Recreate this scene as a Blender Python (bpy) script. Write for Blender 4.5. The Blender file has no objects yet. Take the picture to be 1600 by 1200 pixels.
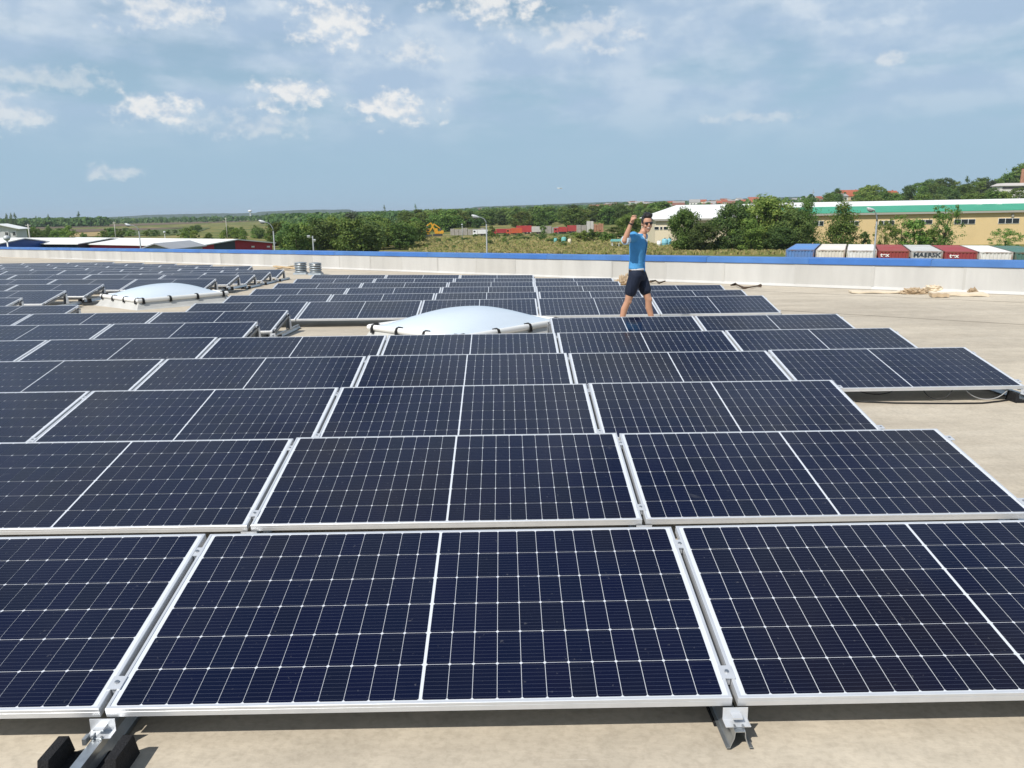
import bpy, bmesh, math, random
from mathutils import Vector, Matrix, Euler, noise as mnoise
random.seed(7)
R_ = math.radians
scene = bpy.context.scene
COL = scene.collection

# ------------------------------------------------------------------ camera
CAM = Vector((1.40625, -2.33668, 1.59263))
FWD = Vector((0.00815434, 0.97782219, -0.209278)).normalized()
RGT = Vector((0.99985967, -0.01103568, -0.01260395)).normalized()
UPV = RGT.cross(FWD).normalized()
FPX = 1240.5                                  # focal length in pixels of the 1600 px wide photo
cd = bpy.data.cameras.new('camera')
cd.sensor_fit = 'HORIZONTAL'; cd.sensor_width = 36.0; cd.lens = 36.0 * FPX / 1600.0
cd.clip_start = 0.05; cd.clip_end = 30000.0
cam = bpy.data.objects.new('camera', cd); COL.objects.link(cam)
cam.matrix_world = Matrix(((RGT.x, UPV.x, -FWD.x, CAM.x), (RGT.y, UPV.y, -FWD.y, CAM.y), (RGT.z, UPV.z, -FWD.z, CAM.z), (0, 0, 0, 1)))
scene.camera = cam

# ------------------------------------------------------------------ sky and sun
SUN_TRAVEL = Vector((0.55, 0.66, -1.0)).normalized()      # from behind-left of the camera
sun_el = math.asin(-SUN_TRAVEL.z)
sun_az = math.atan2(-SUN_TRAVEL.x, -SUN_TRAVEL.y)         # clockwise from +Y
world = bpy.data.worlds.new('World'); scene.world = world; world.use_nodes = True

def build_world():
    nt = world.node_tree; nt.nodes.clear(); L = nt.links
    def N(t, **kw):
        n = nt.nodes.new(t)
        for k, v in kw.items(): setattr(n, k, v)
        return n
    def M(op, a, b=None, c=None, clamp=False):
        n = N('ShaderNodeMath', operation=op); n.use_clamp = clamp
        for i, v in enumerate((a, b, c)):
            if v is None: continue
            if isinstance(v, (int, float)): n.inputs[i].default_value = v
            else: L.new(v, n.inputs[i])
        return n.outputs[0]
    def ss(v, lo, hi):
        n = N('ShaderNodeMapRange'); n.interpolation_type = 'SMOOTHSTEP'
        L.new(v, n.inputs['Value']); n.inputs['From Min'].default_value = lo; n.inputs['From Max'].default_value = hi
        return n.outputs['Result']
    def MIX(f, a, b):
        n = N('ShaderNodeMix', data_type='RGBA')
        if isinstance(f, (int, float)): n.inputs['Factor'].default_value = f
        else: L.new(f, n.inputs['Factor'])
        for s, v in ((n.inputs['A'], a), (n.inputs['B'], b)):
            if isinstance(v, tuple): s.default_value = (*[q / SKY_S for q in v], 1)
            else: L.new(v, s)
        return n.outputs['Result']
    sky = N('ShaderNodeTexSky', sky_type='NISHITA')
    sky.sun_disc = False; sky.sun_elevation = sun_el; sky.sun_rotation = sun_az
    sky.air_density = 1.2; sky.dust_density = 0.4; sky.ozone_density = 1.5; sky.altitude = 100
    tc = N('ShaderNodeTexCoord'); sep = N('ShaderNodeSeparateXYZ'); L.new(tc.outputs['Generated'], sep.inputs[0])
    x, y, z = sep.outputs
    el = M('MULTIPLY', M('ARCSINE', z), 57.2958); az = M('MULTIPLY', M('ARCTAN2', x, y), 57.2958)
    aecomb = N('ShaderNodeCombineXYZ'); L.new(az, aecomb.inputs[0]); L.new(el, aecomb.inputs[1])
    ae = aecomb.outputs[0]
    den = M('ADD', M('MAXIMUM', z, 0.0), 0.11)
    comb = N('ShaderNodeCombineXYZ'); L.new(M('DIVIDE', x, den), comb.inputs[0]); L.new(M('DIVIDE', y, den), comb.inputs[1])
    def noise(vec, scale, detail=5, rough=.55, off=(0, 0, 0), dist=0.0, stretch=(1, 1, 1)):
        mp = N('ShaderNodeMapping'); mp.inputs['Location'].default_value = off; mp.inputs['Scale'].default_value = stretch
        L.new(vec, mp.inputs[0])
        n = N('ShaderNodeTexNoise'); n.noise_dimensions = '2D'; n.inputs['Scale'].default_value = scale; n.inputs['Detail'].default_value = detail
        n.inputs['Roughness'].default_value = rough; n.inputs['Distortion'].default_value = dist
        L.new(mp.outputs[0], n.inputs['Vector']); return n.outputs['Fac']
    skyc = N('ShaderNodeVectorMath', operation='SCALE'); L.new(sky.outputs[0], skyc.inputs[0]); skyc.inputs['Scale'].default_value = SKY_GAIN
    # humid air low over the plain
    base = MIX(M('MULTIPLY', ss(el, 26.0, 1.0), 0.92), skyc.outputs[0], (0.322, 0.488, 0.642))
    # broken veil of high cloud
    n1 = noise(comb.outputs[0], 1.25, 6, .58, (3.1, 1.7, 0), .0)
    n2 = noise(ae, 0.085, 5, .5, (4.0, 9.0, 0), .0, (1, 2.3, 1))
    n3 = noise(ae, .22, 5, .52, (1.3, 2.2, 0), .0, (1, 2.0, 1))
    veil = M('MULTIPLY', ss(M('ADD', M('MULTIPLY', n1, .5), M('MULTIPLY', n2, .5)), .33, .52), M('MULTIPLY', ss(el, 2.8, 9.0), M('SUBTRACT', 1.0, M('MULTIPLY', ss(el, 30.0, 52.0), .7))))
    veilc = MIX(ss(n3, .36, .66), (0.40, 0.52, 0.68), (0.55, 0.645, 0.76))
    c1 = MIX(M('MULTIPLY', veil, .8), base, veilc)
    # bright tufts high in the veil
    n5 = noise(ae, .70, 8, .58, (0.2, 5.5, 0), .0, (1, 1.35, 1))
    tuft = M('MULTIPLY', M('MULTIPLY', ss(M('ADD', M('MULTIPLY', n3, .6), M('MULTIPLY', n5, .4)), .5, .66), ss(el, 8.0, 12.0)), M('MULTIPLY', ss(n2, .42, .6), .42))
    c2 = MIX(tuft, c1, (0.70, 0.76, 0.82))
    # low fair-weather cumulus: azimuth, elevation, half width, half height, brightness
    CL = [(-22.6, 6.8, 3.0, 1.25, .95), (-14.0, 7.9, 3.0, 1.25, .95), (-7.3, 7.2, 3.2, 1.35, 1.0), (-31.0, 6.2, 3.0, 1.3, .6), (-35.0, 7.2, 1.8, 1.3, .7),
          (-25.5, 2.9, 2.2, .6, .5), (-17.0, 5.9, 6.0, .9, .42), (-10.8, 12.4, 3.2, 2.2, .95), (-.6, 13.4, 4.0, 1.3, .95), (-5.7, 10.6, 2.0, 1.1, .6), (-21.5, 12.6, 4.2, 1.4, .75),
          (25.2, 9.0, 1.3, .5, .5), (5.5, 11.6, 4.6, 1.5, .55), (17.0, 6.0, 4.2, .5, .35), (-28.5, 8.2, 5.0, .9, .42)]
    bump = M('MULTIPLY_ADD', n5, 2.6, -.30)                       # 1 + (n - .5) * 2.6
    cov = None; shade = None
    for (a, e, w, h, b) in CL:
        v1 = N('ShaderNodeVectorMath', operation='MULTIPLY_ADD'); L.new(ae, v1.inputs[0]); v1.inputs[1].default_value = (1 / w, 1 / h, 0); v1.inputs[2].default_value = (-a / w, -e / h, 0)
        ln = N('ShaderNodeVectorMath', operation='LENGTH'); L.new(v1.outputs[0], ln.inputs[0])
        v = M('MULTIPLY', ss(M('SUBTRACT', bump, ln.outputs['Value']), .0, .85), b)
        cov = v if cov is None else M('MAXIMUM', cov, v)
    # lit tops: the same noise sampled a little lower in the sky gives relief lit from above
    n5b = noise(ae, .70, 3, .5, (0.2, 4.95, 0), .0, (1, 1.35, 1))
    n5c = noise(ae, .70, 4, .5, (0.2, 5.5, 0), .0, (1, 1.35, 1))
    rel = M('ADD', M('MULTIPLY', M('SUBTRACT', n5b, n5c), -1.5), .58)
    cumc = MIX(ss(rel, .2, .8), (0.52, 0.60, 0.70), (0.82, 0.82, 0.81))
    c3 = MIX(M('MULTIPLY', cov, .92), c2, cumc)
    bg = N('ShaderNodeBackground'); bg.inputs['Strength'].default_value = SKY_S
    L.new(c3, bg.inputs['Color'])
    out = N('ShaderNodeOutputWorld'); L.new(bg.outputs[0], out.inputs['Surface'])
    world.cycles.sampling_method = 'MANUAL'; world.cycles.sample_map_resolution = 256
SKY_S = 0.1; SKY_GAIN = 0.8
build_world()

sd = bpy.data.lights.new('sun', 'SUN'); sd.energy = 4.6; sd.angle = R_(0.53); sd.color = (1.0, 0.955, 0.88)
sun = bpy.data.objects.new('sun', sd); COL.objects.link(sun)
sun.rotation_euler = SUN_TRAVEL.to_track_quat('-Z', 'Y').to_euler(); sun.location = (0, -20, 40)
scene.view_settings.view_transform = 'Standard'; scene.view_settings.look = 'None'
scene.view_settings.gamma = 1.0; scene.view_settings.exposure = 0.12; scene.view_settings.use_curve_mapping = False
scene.cycles.max_bounces = 8; scene.cycles.transparent_max_bounces = 12; scene.cycles.volume_bounces = 0
scene.cycles.caustics_reflective = False; scene.cycles.caustics_refractive = False

# ------------------------------------------------------------------ helpers
def tag(o, label=None, cat=None, group=None, kind=None):
    if label: o['label'] = label
    if cat: o['category'] = cat
    if group: o['group'] = group
    if kind: o['kind'] = kind
    return o
def empty(name, loc=(0, 0, 0), rot=(0, 0, 0), parent=None):
    o = bpy.data.objects.new(name, None); COL.objects.link(o); o.location = loc; o.rotation_euler = rot
    o.empty_display_size = .2
    if parent: o.parent = parent
    return o
def place(name, me, parent=None, loc=(0, 0, 0), rot=(0, 0, 0), scale=(1, 1, 1)):
    o = bpy.data.objects.new(name, me); COL.objects.link(o); o.location = loc; o.rotation_euler = rot; o.scale = scale
    if parent: o.parent = parent
    return o
class MB:
    """collects polygons of one mesh"""
    def __init__(s): s.v = []; s.f = []; s.mi = []
    def poly(s, pts, m=0):
        i = len(s.v); s.v += [tuple(p) for p in pts]; s.f.append(tuple(range(i, i + len(pts)))); s.mi.append(m)
    def box(s, c, d, m=0, rot=None, top=1.0):
        """centre, full sizes; top = scale of the top face"""
        x, y, z = d[0] / 2, d[1] / 2, d[2] / 2
        P = [(-x, -y, -z), (x, -y, -z), (x, y, -z), (-x, y, -z), (-x * top, -y * top, z), (x * top, -y * top, z), (x * top, y * top, z), (-x * top, y * top, z)]
        c = Vector(c)
        P = [(rot @ Vector(p) if rot else Vector(p)) + c for p in P]
        i = len(s.v); s.v += [tuple(p) for p in P]
        for f in ((0, 3, 2, 1), (4, 5, 6, 7), (0, 1, 5, 4), (1, 2, 6, 5), (2, 3, 7, 6), (3, 0, 4, 7)):
            s.f.append(tuple(i + q for q in f)); s.mi.append(m)
    def bar(s, a, b, w, h=None, m=0):
        a = Vector(a); b = Vector(b); h = h or w; d = (b - a); ln = d.length
        q = d.to_track_quat('Z', 'Y').to_matrix()
        s.box((a + b) / 2, (w, h, ln), m, q)
    def tube(s, pts, rad, n=8, m=0, caps=True):
        pts = [Vector(p) for p in pts]; rs = rad if isinstance(rad, (list, tuple)) else [rad] * len(pts)
        rings = []
        ref = Vector((0.3, 0.2, 1)).normalized()
        for i, p in enumerate(pts):
            t = (pts[min(i + 1, len(pts) - 1)] - pts[max(i - 1, 0)]).normalized()
            u = t.cross(ref); u = u.normalized() if u.length > 1e-4 else t.orthogonal().normalized()
            w = t.cross(u)
            st = len(s.v)
            for k in range(n):
                a = 2 * math.pi * k / n; s.v.append(tuple(p + (u * math.cos(a) + w * math.sin(a)) * rs[i]))
            rings.append(st)
        for a, b in zip(rings[:-1], rings[1:]):
            for k in range(n):
                s.f.append((a + k, a + (k + 1) % n, b + (k + 1) % n, b + k)); s.mi.append(m)
        if caps:
            s.f.append(tuple(rings[0] + k for k in reversed(range(n)))); s.mi.append(m)
            s.f.append(tuple(rings[-1] + k for k in range(n))); s.mi.append(m)
    def lathe(s, prof, n=24, c=(0, 0, 0), m=0):
        c = Vector(c); rings = []
        for r, z in prof:
            st = len(s.v)
            for k in range(n):
                a = 2 * math.pi * k / n; s.v.append(tuple(c + Vector((r * math.cos(a), r * math.sin(a), z))))
            rings.append(st)
        for a, b in zip(rings[:-1], rings[1:]):
            for k in range(n): s.f.append((a + k, a + (k + 1) % n, b + (k + 1) % n, b + k)); s.mi.append(m)
        s.f.append(tuple(rings[-1] + k for k in range(n))); s.mi.append(m)
    def ellipsoid(s, c, r, n=16, m_=10, rot=None, m=0):
        c = Vector(c); rings = []
        for i in range(m_ + 1):
            t = math.pi * i / m_; st = len(s.v)
            for k in range(n):
                a = 2 * math.pi * k / n
                p = Vector((r[0] * math.sin(t) * math.cos(a), r[1] * math.sin(t) * math.sin(a), -r[2] * math.cos(t)))
                s.v.append(tuple(c + (rot @ p if rot else p)))
            rings.append(st)
        for a, b in zip(rings[:-1], rings[1:]):
            for k in range(n): s.f.append((a + k, a + (k + 1) % n, b + (k + 1) % n, b + k)); s.mi.append(m)
    def mesh(s, name, mats, smooth=False):
        me = bpy.data.meshes.new(name); me.from_pydata(s.v, [], s.f)
        for m in (mats if isinstance(mats, (list, tuple)) else [mats]): me.materials.append(m)
        me.polygons.foreach_set('material_index', s.mi)
        if smooth: me.polygons.foreach_set('use_smooth', [True] * len(me.polygons))
        me.update(); return me
    def obj(s, name, mats, parent=None, smooth=False, loc=(0, 0, 0), rot=(0, 0, 0)):
        return place(name, s.mesh(name, mats, smooth), parent, loc, rot)
def at(px, py, Y):
    """world point on the plane of depth Y that lies behind a spot of the photograph (used to survey positions)"""
    d = FWD + RGT * ((px - 800) / FPX) - UPV * ((py - 600) / FPX)
    return CAM + d * ((Y - CAM.y) / d.y)
def lerp(a, b, t): return a + (b - a) * t
def sstep(t): t = max(0., min(1., t)); return t * t * (3 - 2 * t)

# ------------------------------------------------------------------ materials
MATS = {}
def mat(name, col, rough=.6, metal=0., spec=.5, var=.0, vscale=8., bump=0., bscale=30., coat=0., vcol=None, coord='Object', stretch=(1, 1, 1), emit=None):
    """principled material with two scales of procedural colour variation and optional fine relief"""
    if name in MATS: return MATS[name]
    m = bpy.data.materials.new(name); m.use_nodes = True; nt = m.node_tree; L = nt.links; b = nt.nodes['Principled BSDF']
    b.inputs['Roughness'].default_value = rough; b.inputs['Metallic'].default_value = metal
    b.inputs['Specular IOR Level'].default_value = spec; b.inputs['Coat Weight'].default_value = coat
    b.inputs['Base Color'].default_value = (*col, 1)
    if var > 0 or bump > 0:
        tc = nt.nodes.new('ShaderNodeTexCoord'); mp = nt.nodes.new('ShaderNodeMapping'); L.new(tc.outputs[coord], mp.inputs[0]); mp.inputs['Scale'].default_value = stretch
    if var > 0:
        n = nt.nodes.new('ShaderNodeTexNoise'); n.inputs['Scale'].default_value = vscale; n.inputs['Detail'].default_value = 7; n.inputs['Roughness'].default_value = .65
        L.new(mp.outputs[0], n.inputs['Vector'])
        cr = nt.nodes.new('ShaderNodeValToRGB'); cr.color_ramp.elements[0].position = .3; cr.color_ramp.elements[1].position = .72
        lo = tuple(c * (1 - var) for c in col) if vcol is None else vcol
        cr.color_ramp.elements[0].color = (*lo, 1); cr.color_ramp.elements[1].color = (*[min(1, c * (1 + var * .5)) for c in col], 1)
        L.new(n.outputs['Fac'], cr.inputs[0]); L.new(cr.outputs[0], b.inputs['Base Color'])
    if bump > 0:
        n2 = nt.nodes.new('ShaderNodeTexNoise'); n2.inputs['Scale'].default_value = bscale; n2.inputs['Detail'].default_value = 6
        L.new(mp.outputs[0], n2.inputs['Vector'])
        bp = nt.nodes.new('ShaderNodeBump'); bp.inputs['Strength'].default_value = bump; bp.inputs['Distance'].default_value = .02
        L.new(n2.outputs['Fac'], bp.inputs['Height']); L.new(bp.outputs[0], b.inputs['Normal'])
    MATS[name] = m; return m

def cell_material():
    """dark blue silicon cell under glass: busbar wires, tint that differs from cell to cell, film of dust"""
    m = bpy.data.materials.new('silicon_cell'); m.use_nodes = True; nt = m.node_tree; L = nt.links; b = nt.nodes['Principled BSDF']
    N = nt.nodes.new
    geo = N('ShaderNodeNewGeometry'); oi = N('ShaderNodeObjectInfo')
    ad = N('ShaderNodeMath'); ad.operation = 'ADD'; L.new(geo.outputs['Random Per Island'], ad.inputs[0]); L.new(oi.outputs['Random'], ad.inputs[1])
    wn = N('ShaderNodeTexWhiteNoise'); wn.noise_dimensions = '1D'; L.new(ad.outputs[0], wn.inputs['W'])
    cr = N('ShaderNodeValToRGB'); e = cr.color_ramp.elements
    e[0].position = 0; e[0].color = (.0010, .0034, .019, 1); e[1].position = 1; e[1].color = (.0020, .0040, .0165, 1)
    e2 = cr.color_ramp.elements.new(.55); e2.color = (.0013, .0028, .021, 1)
    L.new(wn.outputs['Value'], cr.inputs[0])
    # batches: whole regions lean to a browner or a bluer film
    tc = N('ShaderNodeTexCoord'); n = N('ShaderNodeTexNoise'); n.inputs['Scale'].default_value = .55; n.inputs['Detail'].default_value = 3
    L.new(geo.outputs['Position'], n.inputs['Vector'])
    rr = N('ShaderNodeMapRange'); rr.inputs['From Min'].default_value = .48; rr.inputs['From Max'].default_value = .68; L.new(n.outputs['Fac'], rr.inputs['Value'])
    mx = N('ShaderNodeMix'); mx.data_type = 'RGBA'; L.new(rr.outputs[0], mx.inputs['Factor']); L.new(cr.outputs[0], mx.inputs['A']); mx.inputs['B'].default_value = (.0058, .0046, .0105, 1)
    # busbar wires along the long direction of the panel
    uv = N('ShaderNodeUVMap'); sp = N('ShaderNodeSeparateXYZ'); L.new(uv.outputs[0], sp.inputs[0])
    mu = N('ShaderNodeMath'); mu.operation = 'MULTIPLY'; L.new(sp.outputs[1], mu.inputs[0]); mu.inputs[1].default_value = 9
    fr = N('ShaderNodeMath'); fr.operation = 'FRACT'; L.new(mu.outputs[0], fr.inputs[0])
    sb = N('ShaderNodeMath'); sb.operation = 'SUBTRACT'; L.new(fr.outputs[0], sb.inputs[0]); sb.inputs[1].default_value = .5
    ab = N('ShaderNodeMath'); ab.operation = 'ABSOLUTE'; L.new(sb.outputs[0], ab.inputs[0])
    lt = N('ShaderNodeMath'); lt.operation = 'LESS_THAN'; L.new(ab.outputs[0], lt.inputs[0]); lt.inputs[1].default_value = .022
    mx2 = N('ShaderNodeMix'); mx2.data_type = 'RGBA'; L.new(lt.outputs[0], mx2.inputs['Factor']); L.new(mx.outputs['Result'], mx2.inputs['A']); mx2.inputs['B'].default_value = (.075, .085, .12, 1)
    # dust
    nd = N('ShaderNodeTexNoise'); nd.inputs['Scale'].default_value = 2.2; nd.inputs['Detail'].default_value = 8; nd.inputs['Roughness'].default_value = .7
    L.new(geo.outputs['Position'], nd.inputs['Vector'])
    rd = N('ShaderNodeMapRange'); rd.inputs['From Min'].default_value = .4; rd.inputs['From Max'].default_value = .8; rd.inputs['To Max'].default_value = .009; L.new(nd.outputs['Fac'], rd.inputs['Value'])
    mx3 = N('ShaderNodeMix'); mx3.data_type = 'RGBA'; L.new(rd.outputs[0], mx3.inputs['Factor']); L.new(mx2.outputs['Result'], mx3.inputs['A']); mx3.inputs['B'].default_value = (.32, .30, .27, 1)
    mp = N('ShaderNodeMapping'); mp.inputs['Scale'].default_value = (1.0, 1.6, 1.0); mp.inputs['Rotation'].default_value = (0, 0, .5); L.new(geo.outputs['Position'], mp.inputs[0])
    ns = N('ShaderNodeTexNoise'); ns.inputs['Scale'].default_value = 2.6; ns.inputs['Detail'].default_value = 4; ns.inputs['Distortion'].default_value = 1.6; L.new(mp.outputs[0], ns.inputs['Vector'])
    rs = N('ShaderNodeMapRange'); rs.inputs['From Min'].default_value = .70; rs.inputs['From Max'].default_value = .80; rs.inputs['To Max'].default_value = .085; L.new(ns.outputs['Fac'], rs.inputs['Value'])
    nf = N('ShaderNodeTexNoise'); nf.inputs['Scale'].default_value = 46; nf.inputs['Detail'].default_value = 2; L.new(geo.outputs['Position'], nf.inputs['Vector'])
    rf = N('ShaderNodeMapRange'); rf.inputs['From Min'].default_value = .70; rf.inputs['From Max'].default_value = .78; rf.inputs['To Max'].default_value = .10; L.new(nf.outputs['Fac'], rf.inputs['Value'])
    sm = N('ShaderNodeMath'); sm.operation = 'ADD'; L.new(rs.outputs[0], sm.inputs[0]); L.new(rf.outputs[0], sm.inputs[1])
    mx4 = N('ShaderNodeMix'); mx4.data_type = 'RGBA'; L.new(sm.outputs[0], mx4.inputs['Factor']); L.new(mx3.outputs['Result'], mx4.inputs['A']); mx4.inputs['B'].default_value = (.42, .42, .41, 1)
    L.new(mx4.outputs['Result'], b.inputs['Base Color'])
    b.inputs['Roughness'].default_value = .16; b.inputs['IOR'].default_value = 1.36
    ro = N('ShaderNodeMapRange'); ro.inputs['To Min'].default_value = .06; ro.inputs['To Max'].default_value = .17; L.new(nd.outputs['Fac'], ro.inputs['Value']); L.new(ro.outputs[0], b.inputs['Roughness'])
    return m
M_CELL = cell_material()
M_BACK = mat('white_backsheet', (.62, .65, .70), .22, 0, .5, .05, 3)
M_ALU = mat('anodised_aluminium', (.68, .70, .73), .40, .45, .5, .08, 9, .03, 60)
M_GALV = mat('galvanised_steel', (.50, .53, .55), .34, .85, .5, .25, 14)
M_RUB = mat('black_rubber', (.018, .018, .02), .9, 0, .3, .4, 40, .6, 160)
M_BLACK = mat('black_cable', (.012, .012, .013), .55)
M_STEEL = mat('bolt_steel', (.45, .46, .47), .3, .9)

def roof_material():
    m = bpy.data.materials.new('roof_membrane'); m.use_nodes = True; nt = m.node_tree; L = nt.links; b = nt.nodes['Principled BSDF']; N = nt.nodes.new
    geo = N('ShaderNodeNewGeometry')
    def noise(scale, detail, rough, rz=0., st=(1, 1, 1)):
        mp = N('ShaderNodeMapping'); mp.inputs['Rotation'].default_value = (0, 0, rz); mp.inputs['Scale'].default_value = st; L.new(geo.outputs['Position'], mp.inputs[0])
        n = N('ShaderNodeTexNoise'); n.inputs['Scale'].default_value = scale; n.inputs['Detail'].default_value = detail; n.inputs['Roughness'].default_value = rough; L.new(mp.outputs[0], n.inputs['Vector']); return n.outputs['Fac']
    a = noise(.9, 9, .68, .72, (.55, 2.2, 1)); c = noise(5.5, 8, .7, .1, (1, 1, 1)); d = noise(.28, 4, .5)
    cr = N('ShaderNodeValToRGB'); e = cr.color_ramp.elements
    e[0].position = .30; e[0].color = (.43, .38, .31, 1); e[1].position = .72; e[1].color = (.58, .525, .44, 1)
    e2 = e.new(.52); e2.color = (.52, .465, .382, 1)
    L.new(a, cr.inputs[0])
    cr2 = N('ShaderNodeValToRGB'); cr2.color_ramp.elements[0].position = .32; cr2.color_ramp.elements[0].color = (.88, .875, .86, 1); cr2.color_ramp.elements[1].position = .62; cr2.color_ramp.elements[1].color = (1.04, 1.03, 1.01, 1); L.new(c, cr2.inputs[0])
    mu = N('ShaderNodeMix'); mu.data_type = 'RGBA'; mu.blend_type = 'MULTIPLY'; mu.inputs['Factor'].default_value = 1; L.new(cr.outputs[0], mu.inputs['A']); L.new(cr2.outputs[0], mu.inputs['B'])
    cr3 = N('ShaderNodeValToRGB'); cr3.color_ramp.elements[0].position = .35; cr3.color_ramp.elements[0].color = (.88, .87, .86, 1); cr3.color_ramp.elements[1].position = .65; cr3.color_ramp.elements[1].color = (1.08, 1.07, 1.05, 1); L.new(d, cr3.inputs[0])
    mu2 = N('ShaderNodeMix'); mu2.data_type = 'RGBA'; mu2.blend_type = 'MULTIPLY'; mu2.inputs['Factor'].default_value = 1; L.new(mu.outputs['Result'], mu2.inputs['A']); L.new(cr3.outputs[0], mu2.inputs['B'])
    sp = noise(38, 3, .6); crs = N('ShaderNodeValToRGB'); crs.color_ramp.elements[0].position = .34; crs.color_ramp.elements[0].color = (.80, .79, .77, 1); crs.color_ramp.elements[1].position = .56; crs.color_ramp.elements[1].color = (1.03, 1.03, 1.02, 1); L.new(sp, crs.inputs[0])
    mu3 = N('ShaderNodeMix'); mu3.data_type = 'RGBA'; mu3.blend_type = 'MULTIPLY'; mu3.inputs['Factor'].default_value = .55; L.new(mu2.outputs['Result'], mu3.inputs['A']); L.new(crs.outputs[0], mu3.inputs['B'])
    sc = noise(7.5, 5, .7, .5, (.25, 2.6, 1)); rs = N('ShaderNodeMapRange'); rs.inputs['From Min'].default_value = .66; rs.inputs['From Max'].default_value = .74; rs.inputs['To Max'].default_value = .55; L.new(sc, rs.inputs['Value'])
    mu4 = N('ShaderNodeMix'); mu4.data_type = 'RGBA'; L.new(rs.outputs[0], mu4.inputs['Factor']); L.new(mu3.outputs['Result'], mu4.inputs['A']); mu4.inputs['B'].default_value = (.66, .60, .51, 1)
    st = noise(1.6, 6, .6, .9, (.7, 1.2, 1)); rt = N('ShaderNodeMapRange'); rt.inputs['From Min'].default_value = .60; rt.inputs['From Max'].default_value = .70; rt.inputs['To Max'].default_value = .22; L.new(st, rt.inputs['Value'])
    mu5 = N('ShaderNodeMix'); mu5.data_type = 'RGBA'; L.new(rt.outputs[0], mu5.inputs['Factor']); L.new(mu4.outputs['Result'], mu5.inputs['A']); mu5.inputs['B'].default_value = (.37, .33, .27, 1)
    mu2 = mu5
    L.new(mu2.outputs['Result'], b.inputs['Base Color']); b.inputs['Roughness'].default_value = .78; b.inputs['Specular IOR Level'].default_value = .3
    bp = N('ShaderNodeBump'); bp.inputs['Strength'].default_value = .35; bp.inputs['Distance'].default_value = .02
    f = noise(3.0, 8, .65, .72, (.6, 1.8, 1)); L.new(f, bp.inputs['Height']); L.new(bp.outputs[0], b.inputs['Normal'])
    return m
M_ROOF = roof_material()
M_PARA = mat('parapet_membrane', (.53, .522, .50), .7, 0, .3, .2, .8, .2, 2.0, coord='Object', stretch=(1, 1, .2))
M_PARA2 = mat('parapet_membrane_older', (.49, .48, .455), .75, 0, .3, .2, .7, .2, 2.0, coord='Object', stretch=(1, 1, .2))
M_CAP2 = mat('blue_painted_sheet_faded', (.075, .195, .48), .5, 0, .4, .22, .8)
M_CAP = mat('blue_painted_sheet', (.055, .175, .50), .4, 0, .5, .2, .9)

# ------------------------------------------------------------------ survey of the array (fitted to the photograph)
PW = 2.094; PD = 1.038; PH = .035; GAP = .020; PITCHX = PW + GAP; ROWP = 1.6356; TILT = .1898; HL = .15
OFF = [(.047, .035, 0), (.024, .027, -.0137), (-.009, .013, -.0296), (-.049, -.003, -.0445), (-.063, -.0205, -.0643), (-.058, -.014, -.0868), (-.0415, -.037, -.1148), (-.105, -.0456, -.1443),
       (-.0095, -.0337, -.173), (-.0015, -.0172, -.2015), (.0296, .0256, -.2302), (.0866, .0169, -.262), (.1497, .0528, -.295)]
ROLL = {8: .003, 9: .005, 10: .008, 11: .011, 12: .014}
def rowoff(k):
    return OFF[k] if k < 13 else (.11, .05, -.295 - .0295 * (k - 12))
def row_y(k): return k * ROWP + rowoff(k)[1]
_ZY = [(row_y(k), rowoff(k)[2] - HL) for k in range(0, 23)]
def roofz(y):
    if y <= _ZY[0][0]: return _ZY[0][1] + (-y) * .006
    for (a, za), (b, zb) in zip(_ZY[:-1], _ZY[1:]):
        if y <= b: return lerp(za, zb, (y - a) / (b - a))
    return _ZY[-1][1] - .0195 * (y - _ZY[-1][0])
GZ = -7.3                                             # the ground around the warehouse

# ------------------------------------------------------------------ the roof, the warehouse under it and the parapet
WU = Vector((.7433, -.669, 0)).normalized()           # along the parapet, towards the right
WN = Vector((-WU.y, WU.x, 0)) * -1                    # from the parapet inwards
if WN.dot(Vector((CAM.x - 13.3, CAM.y - 15.7, 0))) < 0: WN = -WN
W0 = Vector((13.32, 15.75, 0))
def wall_pt(s, inn=0.): p = W0 + WU * s + WN * inn; return Vector((p.x, p.y, 0))
S0, S1 = -84.0, 46.0
def build_roof():
    mb = MB(); NS, NI = 130, 74
    pts = [[None] * (NI + 1) for _ in range(NS + 1)]
    for i in range(NS + 1):
        for j in range(NI + 1):
            p = wall_pt(lerp(S0, S1, i / NS), j)
            pts[i][j] = len(mb.v); mb.v.append((p.x, p.y, roofz(p.y)))
    for i in range(NS):
        for j in range(NI):
            mb.f.append((pts[i][j], pts[i + 1][j], pts[i + 1][j + 1], pts[i][j + 1])); mb.mi.append(0)
    me = mb.mesh('roof', M_ROOF, True)
    me.flip_normals()
    o = place('roof', me); tag(o, kind='structure')
    # welded overlaps between the membrane sheets, parallel to the parapet
    for j in (2.0, 6.2):
        s = MB()
        for a in range(-14, 12, 2):
            q = []
            for (u, v, dz) in ((a, j, .0035), (a + 2, j, .0035), (a + 2, j + .07, .0042), (a, j + .07, .0042)):
                p = wall_pt(u, v); q.append((p.x, p.y, roofz(p.y) + dz))
            s.poly(q[::-1])
        s.obj('membrane_seam', M_ROOF, o)
    # facade below the roof edge
    w = MB()
    A, B, C_, D = wall_pt(S0, -.14), wall_pt(S1, -.14), wall_pt(S1, 74.2), wall_pt(S0, 74.2)
    for p, q in ((A, B), (B, C_), (C_, D), (D, A)):
        w.poly([(p.x, p.y, GZ), (q.x, q.y, GZ), (q.x, q.y, roofz(q.y) - .02), (p.x, p.y, roofz(p.y) - .02)])
    w.obj('facade', mat('facade_panel', (.55, .57, .6), .5, .1, .5, .1, .4), o)
build_roof()

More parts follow.
